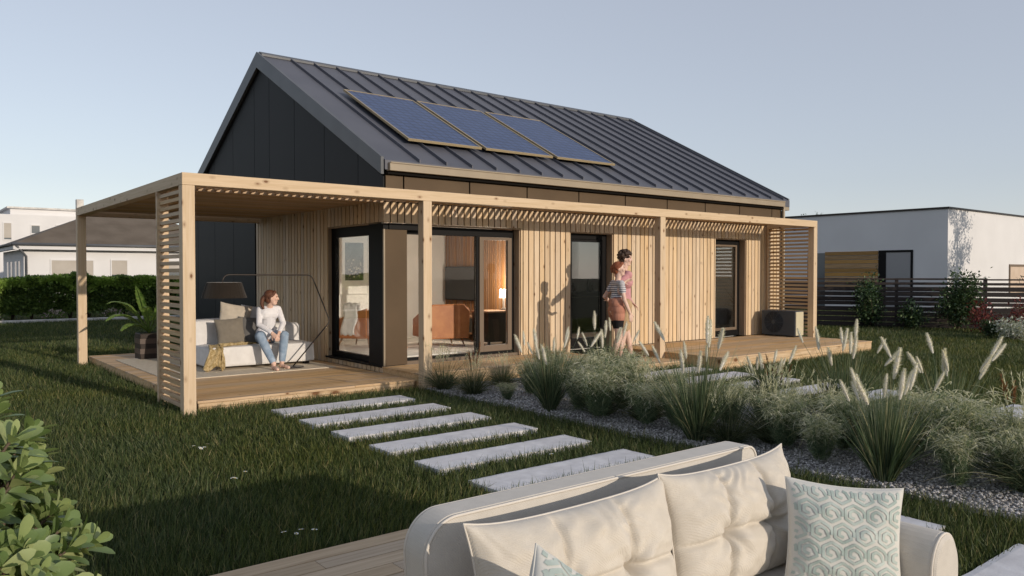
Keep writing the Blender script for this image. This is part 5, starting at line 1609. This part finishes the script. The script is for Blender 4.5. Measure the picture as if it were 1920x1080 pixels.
rosette_bush('leafy_shrub', 'bright leafy shrub with glossy pale green rosettes in the near left corner', 'shrub', near_fn, 820, (.068,.10), (.031,.045), 'bush_leaf', M['twig'], 5, (.02, 2.50, 0))
# ------------------------------------------------------------------ hedge
M['hedge'] = foliage('hedge_leaf', [(0,(.055,.10,.028)),(.5,(.11,.175,.042)),(.85,(.17,.25,.06)),(1,(.24,.32,.085))], .35, .5, .4)
M['sun_tint'] = foliage('sun_tinted_hedge_leaf', [(0,(.20,.32,.06)),(.5,(.30,.44,.09)),(1,(.42,.54,.14))], .4, .5, .4)  # lighter green puts sunlight into the colour of shaded hedge leaves
def leaf_mass(rng, n, fn, L, W, mat, name, up=.4):
    p, out = fn(rng, n); n = len(p)
    d = nrm(out*.7 + rng.normal(size=(n,3))*.7 + [0,0,up]); nr = rng.normal(size=(n,3))*.6 + [0,0,1.]
    V, Q = leafquads(p, d, nr, rng.uniform(L[0],L[1],n), rng.uniform(W[0],W[1],n)); return qmesh(name, V, Q, M[mat])
def hedge(x0, x1, y, label, seed):
    o = thing('hedge', label, 'hedge', ((x0+x1)/2, y, 0)); rng = np.random.default_rng(seed)
    def fn(rng, n):
        x = rng.uniform(x0, x1, n); top = 1.36 + np.array([.16*noise.noise(Vector((a*.55, 1, 0))) + .10*noise.noise(Vector((a*1.9, 5, 0))) for a in x])
        q = rng.uniform(0,1,n); yy = np.where(q < .62, y-.42+rng.uniform(0,.18,n), y+rng.uniform(-.42,.45,n)); z = np.where(q < .62, rng.uniform(.12,1,n)**.8*top, top*rng.uniform(.86,1.02,n))
        b = np.array([noise.noise(Vector((a*1.5, c*2.2, 3))) for a, c in zip(x, z)]); yy = yy - .22*b*(q < .62); z = z*(1+.05*b)
        return np.stack([x, yy, z], -1) - [(x0+x1)/2, y, 0], np.stack([np.zeros(n), np.where(q < .62, -1., -.2), np.where(q < .62, .15, .9)], -1)
    link('foliage', leaf_mass(rng, int(4600*(x1-x0)), fn, (.10,.17), (.065,.11), 'hedge', 'hedge_foliage'), o)
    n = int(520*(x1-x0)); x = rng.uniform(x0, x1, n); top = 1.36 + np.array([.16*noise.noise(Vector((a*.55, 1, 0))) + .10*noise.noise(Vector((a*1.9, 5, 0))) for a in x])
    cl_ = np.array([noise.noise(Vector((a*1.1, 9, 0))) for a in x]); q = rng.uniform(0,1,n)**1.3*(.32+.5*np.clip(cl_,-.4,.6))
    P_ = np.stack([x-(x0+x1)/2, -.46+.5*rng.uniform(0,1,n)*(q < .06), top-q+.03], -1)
    V, Q = leafquads(P_, nrm(rng.normal(size=(n,3))*.6+[0,-.6,.5]), rng.normal(size=(n,3))*.5+[0,-.4,1], rng.uniform(.10,.17,n), rng.uniform(.065,.11,n)); link('sun_tinted_leaves', qmesh('sun_tinted_leaves', V, Q, M['sun_tint']), o)  # leaves near the top, coloured as if the sun reached them
    st = MB(); xx = x0+.3
    while xx < x1:
        X = xx-(x0+x1)/2
        for k in range(3): st.tube([(X, .05, 0), (X+rng.uniform(-.15,.15), rng.uniform(-.1,.2), .5), (X+rng.uniform(-.35,.35), rng.uniform(-.2,.2), 1.15)], [.03,.022,.008], 6)
        xx += .55
    st.build('stem', M['twig'], o, smooth=True)
hedge(-6.0, 11.5, 29.6, 'long dark green clipped hedge before the white bungalow', 3)
# low pale flowers and stones at the hedge foot
mb = MB(); mb.box(-6, 11.5, 28.55, 28.75, 0, .10); tag(mb.build('edging', M['stone'], bevel=.01), 'pale stone edging along the foot of the hedge', 'edging')
M['pinkflower'] = foliage('pale_pink_petal', [(0,(.30,.23,.21)),(.6,(.42,.34,.31)),(1,(.55,.49,.44))], .3, .8, .1)
for k in range(9):
    x = -4.3+k*1.7; rng = np.random.default_rng(200+k); 
    o = thing('flower_clump', 'clump of pale blossom at the hedge foot, one of a row', 'flowers', (x, 28.95, 0), 0, 'pale flower clumps along the hedge foot')
    n = 55; v = nrm(rng.normal(size=(n,3))); v[:,2] = np.abs(v[:,2]); p = v*[.30,.16,.24]*rng.uniform(.6,1.05,(n,1))+[0,0,.14]
    V, Q = leafquads(p, nrm(v+rng.normal(size=(n,3))*.4), rng.normal(size=(n,3))+[0,-.4,1], rng.uniform(.06,.11,n), rng.uniform(.05,.08,n)); link('blossom', qmesh('blossom', V, Q, M['pinkflower']), o)
    n = 160; v = nrm(rng.normal(size=(n,3))); v[:,2] = np.abs(v[:,2]); p = v*[.38,.2,.36]*rng.uniform(.3,.95,(n,1))+[0,0,.03]
    V, Q = leafquads(p, nrm(v+[0,0,.5]), rng.normal(size=(n,3))+[0,0,1], rng.uniform(.07,.12,n), rng.uniform(.03,.05,n)); link('foliage', qmesh('foliage', V, Q, M['hedge']), o)

# ------------------------------------------------------------------ bungalow and flat roofed block behind the hedge
M['tile'] = noisy('brown_grey_roof_tile', (.125,.10,.075), (.16,.13,.10), 1.1, .8, .2, bump=.3, bscale=8, bdist=.03)
M['beige'] = noisy('beige_roller_blind', (.42,.38,.33), (.46,.42,.37), 2, .8, .2)
M['pane_far'] = new_mat('grey_window_pane', (.10,.115,.125), .12, .5)
bg = thing('bungalow', 'white bungalow with brown hipped roof behind the hedge', 'house', (5.1, 44, 0))
def gb(mb, name, mat, parent=None, loc=(5.1,44,0), **k):
    o = mb.build(name, mat, parent or bg, **k); 
    if parent is None: o.matrix_parent_inverse = Matrix.Translation((-loc[0], -loc[1], 0))
    return o
BX0, BX1, BY0, BY1, BE = 5.1, 15.2, 44, 52.5, 2.72
mb = MB(); mb.box(BX0, BX1, BY0, BY1, 0, BE); gb(mb, 'wall', M['plaster'])
o_ = .45; rx0, rx1, ry0, ry1 = BX0-o_, BX1+o_, BY0-o_, BY1+o_; RH = 2.0
mb = MB(); v = [(rx0,ry0,BE+.25),(rx1,ry0,BE+.25),(rx1,ry1,BE+.25),(rx0,ry1,BE+.25),(rx0+4.4,(ry0+ry1)/2-.4,BE+.2+RH),(rx1-4.0,(ry0+ry1)/2-.4,BE+.2+RH)]
mb.add(v, [(0,1,5,4),(1,2,5),(2,3,4,5),(3,0,4),(3,2,1,0)]); rf = gb(mb, 'roof', M['tile'])
mb = MB(); mb.box(rx0-.02, rx1+.02, ry0-.02, ry0+.16, BE-.02, BE+.245); mb.box(rx0-.02, rx0+.16, ry0+.161, ry1, BE-.02, BE+.245); mb.build('fascia', M['plaster'], rf)
mb = MB(); mb.tube([(rx0-.08, ry0-.08, BE+.22), (rx1, ry0-.08, BE+.22)], .07, 8); mb.tube([(rx0-.09, ry0, BE+.22), (rx0-.09, ry1, BE+.22)], .07, 8)
mb.tube([(rx0+.1, ry0-.08, BE+.15), (BX0+.1, BY0-.08, BE-.35), (BX0+.1, BY0-.08, 0)], .05, 8); mb.build('gutter', M['roof_edge'], rf, smooth=True)
def far_win(x0, x1, z0, z1, y, blind, parentf, front=True):
    f = MB(); framed(f, x0, x1, z0, z1, y-.05, y+.02, .06); wf = parentf(f, 'window', M['plaster'])
    q = MB(); q.box(x0+.061, x1-.061, y-.02, y-.01, z0+.061, z1-.061); q.build('pane', M['pane_far'], wf)
    q = MB(); q.box(x0+.062, x1-.062, y-.032, y-.022, z1-.061-(z1-z0-.12)*blind, z1-.062); q.build('blind', M['beige'], wf)
far_win(6.20, 8.15, .75, 2.24, BY0, .55, gb); far_win(8.88, 9.72, .75, 2.26, BY0, .52, gb); far_win(11.2, 12.6, .75, 2.25, BY0, .4, gb)
for y in (45.2, 46.6, 48.4, 50.0):
    f = MB(); f.box(BX0-.012, BX0-.002, y, y+.7, .3, 2.15); gb(f, 'side_window', M['pane_far'])
# flat roofed block
fb = thing('flat_roofed_house', 'white flat roofed block rising behind the bungalow', 'house', (-4, 62, 0))
fp = lambda mb, name, mat, parent=None, **k: gb(mb, name, mat, fb, **k) if False else (lambda o: (setattr(o, 'matrix_parent_inverse', Matrix.Translation((4, -62, 0))), o)[1])(mb.build(name, mat, parent or fb, **k))
mb = MB(); mb.box(-4, 14.5, 62, 72, 0, 5.5); fp(mb, 'wall', M['plaster'])
mb = MB(); mb.box(6.6, 13.6, 63.5, 70, 5.501, 6.0); fp(mb, 'roof_storey', M['plaster'])
mb = MB(); mb.box(6.4, 13.8, 63.3, 70.2, 6.001, 6.12); fp(mb, 'roof_slab', M['stone'])
mb = MB(); mb.box(10.75, 11.2, 64, 64.5, 6.121, 6.9); fp(mb, 'chimney', M['stone'])
far_win(6.02, 6.55, 3.75, 4.95, 62, .9, fp); far_win(7.6, 8.2, 4.2, 4.85, 62, .05, fp); far_win(3.2, 4.2, 3.75, 4.9, 62, .5, fp); far_win(9.1, 9.9, 3.9, 4.9, 62, .5, fp)
# eastern flat roofed neighbour
NX, NY, NH = 32., 13.02, 4.06
nb = thing('white_flat_house', 'white rendered flat roofed house behind the dark board fence', 'house', (NX, NY, 0))
def np2(mb, name, mat, parent=None, **k):
    o = mb.build(name, mat, parent or nb, **k)
    if parent is None: o.matrix_parent_inverse = Matrix.Translation((-NX, -NY, 0))
    return o
mb = MB(); mb.box(NX, NX+16, NY, NY+14, 0, NH); np2(mb, 'wall', M['plaster'])
mb = MB(); mb.box(NX-.05, NX+16.05, NY-.05, NY+14.05, NH+.001, NH+.075); np2(mb, 'roof_edging', M['dark_metal'])
mb = MB(); z = .9
while z < 2.44: mb.box(NX-.05, NX-.004, 15.72, 18.05, z, z+.155); z += .178
M['neigh_wood'] = wood('honey_cladding', (.40,.24,.10), (.28,.16,.06), 'y', kth=.0, var=.2); np2(mb, 'timber_panel', M['neigh_wood'])
mb = MB()
def framed_x(mb, x0, x1, y0, y1, z0, z1, w):
    mb.box(x0, x1, y0, y0+w, z0, z1); mb.box(x0, x1, y1-w, y1, z0, z1); mb.box(x0, x1, y0+w, y1-w, z0, z0+w); mb.box(x0, x1, y0+w, y1-w, z1-w, z1)
framed_x(mb, NX-.03, NX+.02, 14.32, 15.70, .05, 2.50, .09); mb.box(NX-.035, NX+.0, 15.40, 15.61, .14, 2.41)
fo = np2(mb, 'terrace_door', M['frame'])
q = MB(); q.box(NX-.012, NX-.004, 14.411, 15.399, .141, 2.409); q.build('pane', new_mat('curtained_pane', (.27,.27,.28), .2, .5), fo)
mb = MB(); mb.box(NX-.012, NX-.004, 18.06, 18.9, .1, 2.44); np2(mb, 'side_window', M['pane_far'])
mb = MB(); framed(mb, 38.2, 41.0, .6, 1.95, NY-.04, NY+.02, .10); fo = np2(mb, 'window', M['sash'])
q = MB(); q.box(38.301, 40.899, NY-.012, NY-.004, .701, 1.849); q.build('blind', noisy('peach_blind', (.52,.40,.30), (.58,.46,.36), 2), fo)

# ------------------------------------------------------------------ dark board fence
fa, fb_ = Vector((21.3, 12.6, 0)), Vector((23.1, 9.4, 0)); fd = (fb_-fa).normalized()
M['fence'] = wood('dark_stained_fence_board', (.050,.038,.034), (.028,.022,.021), 'x', kth=.0, var=.3)
fn_ = thing('board_fence', 'dark stained fence of uneven horizontal boards with gaps', 'fence', fa, math.atan2(fd.y, fd.x))
L0, L1 = -13., 9.
zb = [(.04,.17),(.19,.33),(.345,.47),(.49,.62),(.655,.76),(.775,.90),(.925,1.05),(1.065,1.19),(1.235,1.305),(1.375,1.42)]
x = L0; pst = []
while x < L1-.1:
    mb = MB()
    for a, b_ in zb:
        j = random.uniform(-.012,.012)
        mb.box(x+.003, min(x+2.2, L1)-.003, -.0125, .0125, a+j*.6, b_+j)
    mb.build('board_panel', M['fence'], fn_, bevel=.003)
    mb = MB(); mb.box(x-.045, x+.045, .015, .105, -.05, 1.43); mb.build('post', M['fence'], fn_)
    x += 2.2
# ------------------------------------------------------------------ shrubs at the fence
M['shrub'] = foliage('shrub_leaf', [(0,(.022,.048,.022)),(.5,(.045,.085,.034)),(.85,(.085,.14,.055)),(1,(.16,.22,.08))], .25, .5, .4)
M['redleaf'] = foliage('red_shrub_leaf', [(0,(.07,.016,.018)),(.6,(.15,.028,.026)),(1,(.26,.07,.05))], .3, .5, .3)
M['whiteleaf'] = foliage('white_blossom', [(0,(.20,.24,.18)),(.4,(.42,.45,.38)),(1,(.70,.70,.64))], .3, .7, .2)
def shrub(name, label, x, y, w_, h, n, mat, seed, Lr=(.06,.11), narrow=.5, cat='shrub'):
    rng = np.random.default_rng(seed+300); o = thing(name, label, cat, (x, y, 0))
    st = MB(); tips = []
    for k in range(9):
        a = rng.uniform(0,6.283); r = rng.uniform(.1,1)*w_*.5; top = h*rng.uniform(.6,.98)
        pts = [Vector((0,0,0)), Vector((math.cos(a)*r*narrow, math.sin(a)*r*narrow, top*.45)), Vector((math.cos(a)*r, math.sin(a)*r*.6, top))]
        st.tube(pts, [.014,.010,.004], 6)
        for f in np.linspace(.35,1,9):
            p = pts[0].lerp(pts[1], min(1, f*2)) if f < .5 else pts[1].lerp(pts[2], (f-.5)*2)
            tips.append(np.array(p)+rng.normal(size=3)*[.05,.05,.04]*w_)
    st.build('stem', M['twig'], o, smooth=True)
    tips = np.array(tips); i = rng.integers(0, len(tips), n); p = tips[i] + rng.normal(size=(n,3))*[.10*w_,.09*w_,.065*h]; p[:,2] = np.clip(p[:,2], .05, None)
    d = nrm((p-[0,0,h*.5])*[1,1,.4]+rng.normal(size=(n,3))*.4); 
    V, Q = leafquads(p, d, rng.normal(size=(n,3))*.5+[0,0,1.], rng.uniform(*Lr,n), rng.uniform(Lr[0]*.5,Lr[1]*.62,n)); link('foliage', qmesh('foliage', V, Q, M[mat]), o)
    return o
shrub('climbing_shrub', 'leafy green shrub at the fence beside the pergola slat screen', 21.95, 10.95, 1.25, 1.5, 2600, 'shrub', 1)
shrub('climbing_shrub', 'taller leafy shrub at the fence below the white house corner', 22.75, 9.0, 1.5, 1.58, 3400, 'shrub', 2)
shrub('low_shrub', 'low dark shrub between the two fence shrubs', 22.2, 9.95, .9, .8, 1300, 'shrub', 3)
shrub('red_shrub', 'low red leaved shrub at the fence near the right edge', 21.9, 8.0, 1.15, .82, 700, 'redleaf', 4, (.06,.10))
shrub('red_shrub', 'smaller red leaved shrub close to the right photo edge', 22.3, 7.3, .9, .95, 450, 'redleaf', 5, (.06,.10))
shrub('white_flowering_shrub', 'white flowering low plant in front of the red shrubs', 20.7, 6.9, 1.1, .5, 1300, 'whiteleaf', 6, (.05,.08))
shrub('low_shrub', 'low green plant left of the white flowering plant', 20.9, 7.55, .55, .45, 500, 'shrub', 7, (.06,.10))
# ------------------------------------------------------------------ trees
def tree(name, label, x, y, H, r0, crown, seed, mat, n_leaf=30, Lr=(.10,.17), cz=.55, spread=1., leafless=False):
    """tapered trunk, two orders of limbs, leaf clusters along the outer limbs"""
    rng = np.random.default_rng(seed+500); o = thing(name, label, 'tree', (x, y, 0)); st = MB(); P = []; tw = MB()
    st.tube([(0,0,-.1),(.05,0,H*.3),(.0,.06,H*.6),(.03,0,H*.92)], [r0, r0*.8, r0*.5, r0*.15], 9)
    for k in range(26):
        f = rng.uniform(.32,.95); a = k*2.4+rng.uniform(-.4,.4); L = crown*spread*(1.1-.55*abs(f-.5))*rng.uniform(.7,1.05)
        p0 = Vector((0,.03,H*f)); d = Vector((math.cos(a), math.sin(a), .45+.5*f)).normalized()
        p1 = p0+d*L*.5; p2 = p0+d*L+Vector((0,0,-.10*L))
        st.tube([p0,p1,p2], [r0*.35*(1.1-f), r0*.2*(1.1-f), .008], 6)
        for j in range(5):
            g = rng.uniform(.3,1); q = p0.lerp(p2, g); e = Vector(rng.normal(size=3)).normalized()*L*rng.uniform(.18,.42); e.z -= .05
            tw.tube([q, q+e*.5+Vector((0,0,.03)), q+e], [.009,.006,.003], 4)
            for m in range(n_leaf): P.append(np.array(q+e*rng.uniform(.3,1.1))+rng.normal(size=3)*.11*crown/1.6)
    st.build('trunk', M['twig'], o, smooth=True); tw.build('twigs', M['twig'], o)
    if not leafless:
        P = np.array(P); n = len(P); V, Q = leafquads(P, nrm(rng.normal(size=(n,3))+[0,0,-.2]), rng.normal(size=(n,3)), rng.uniform(*Lr,n), rng.uniform(Lr[0]*.45,Lr[1]*.5,n))
        link('crown', qmesh('crown', V, Q, M[mat]), o)
    return o
tree('garden_tree', 'airy green tree at the right photo edge that shades the white house wall', 33.55, 8.9, 5.0, .11, 1.55, 1, 'shrub', 22)
tree('bare_shrub_tree', 'thin bare twiggy bush at the fence below the peach blind', 25.6, 7.6, 1.9, .03, .9, 2, 'shrub', 2, (.06,.1), leafless=False)
tree('distant_tree', 'tiny dark treetop showing over the roof edge of the white house', 50.5, 29.5, 5.4, .10, 1.1, 3, 'shrub', 6)
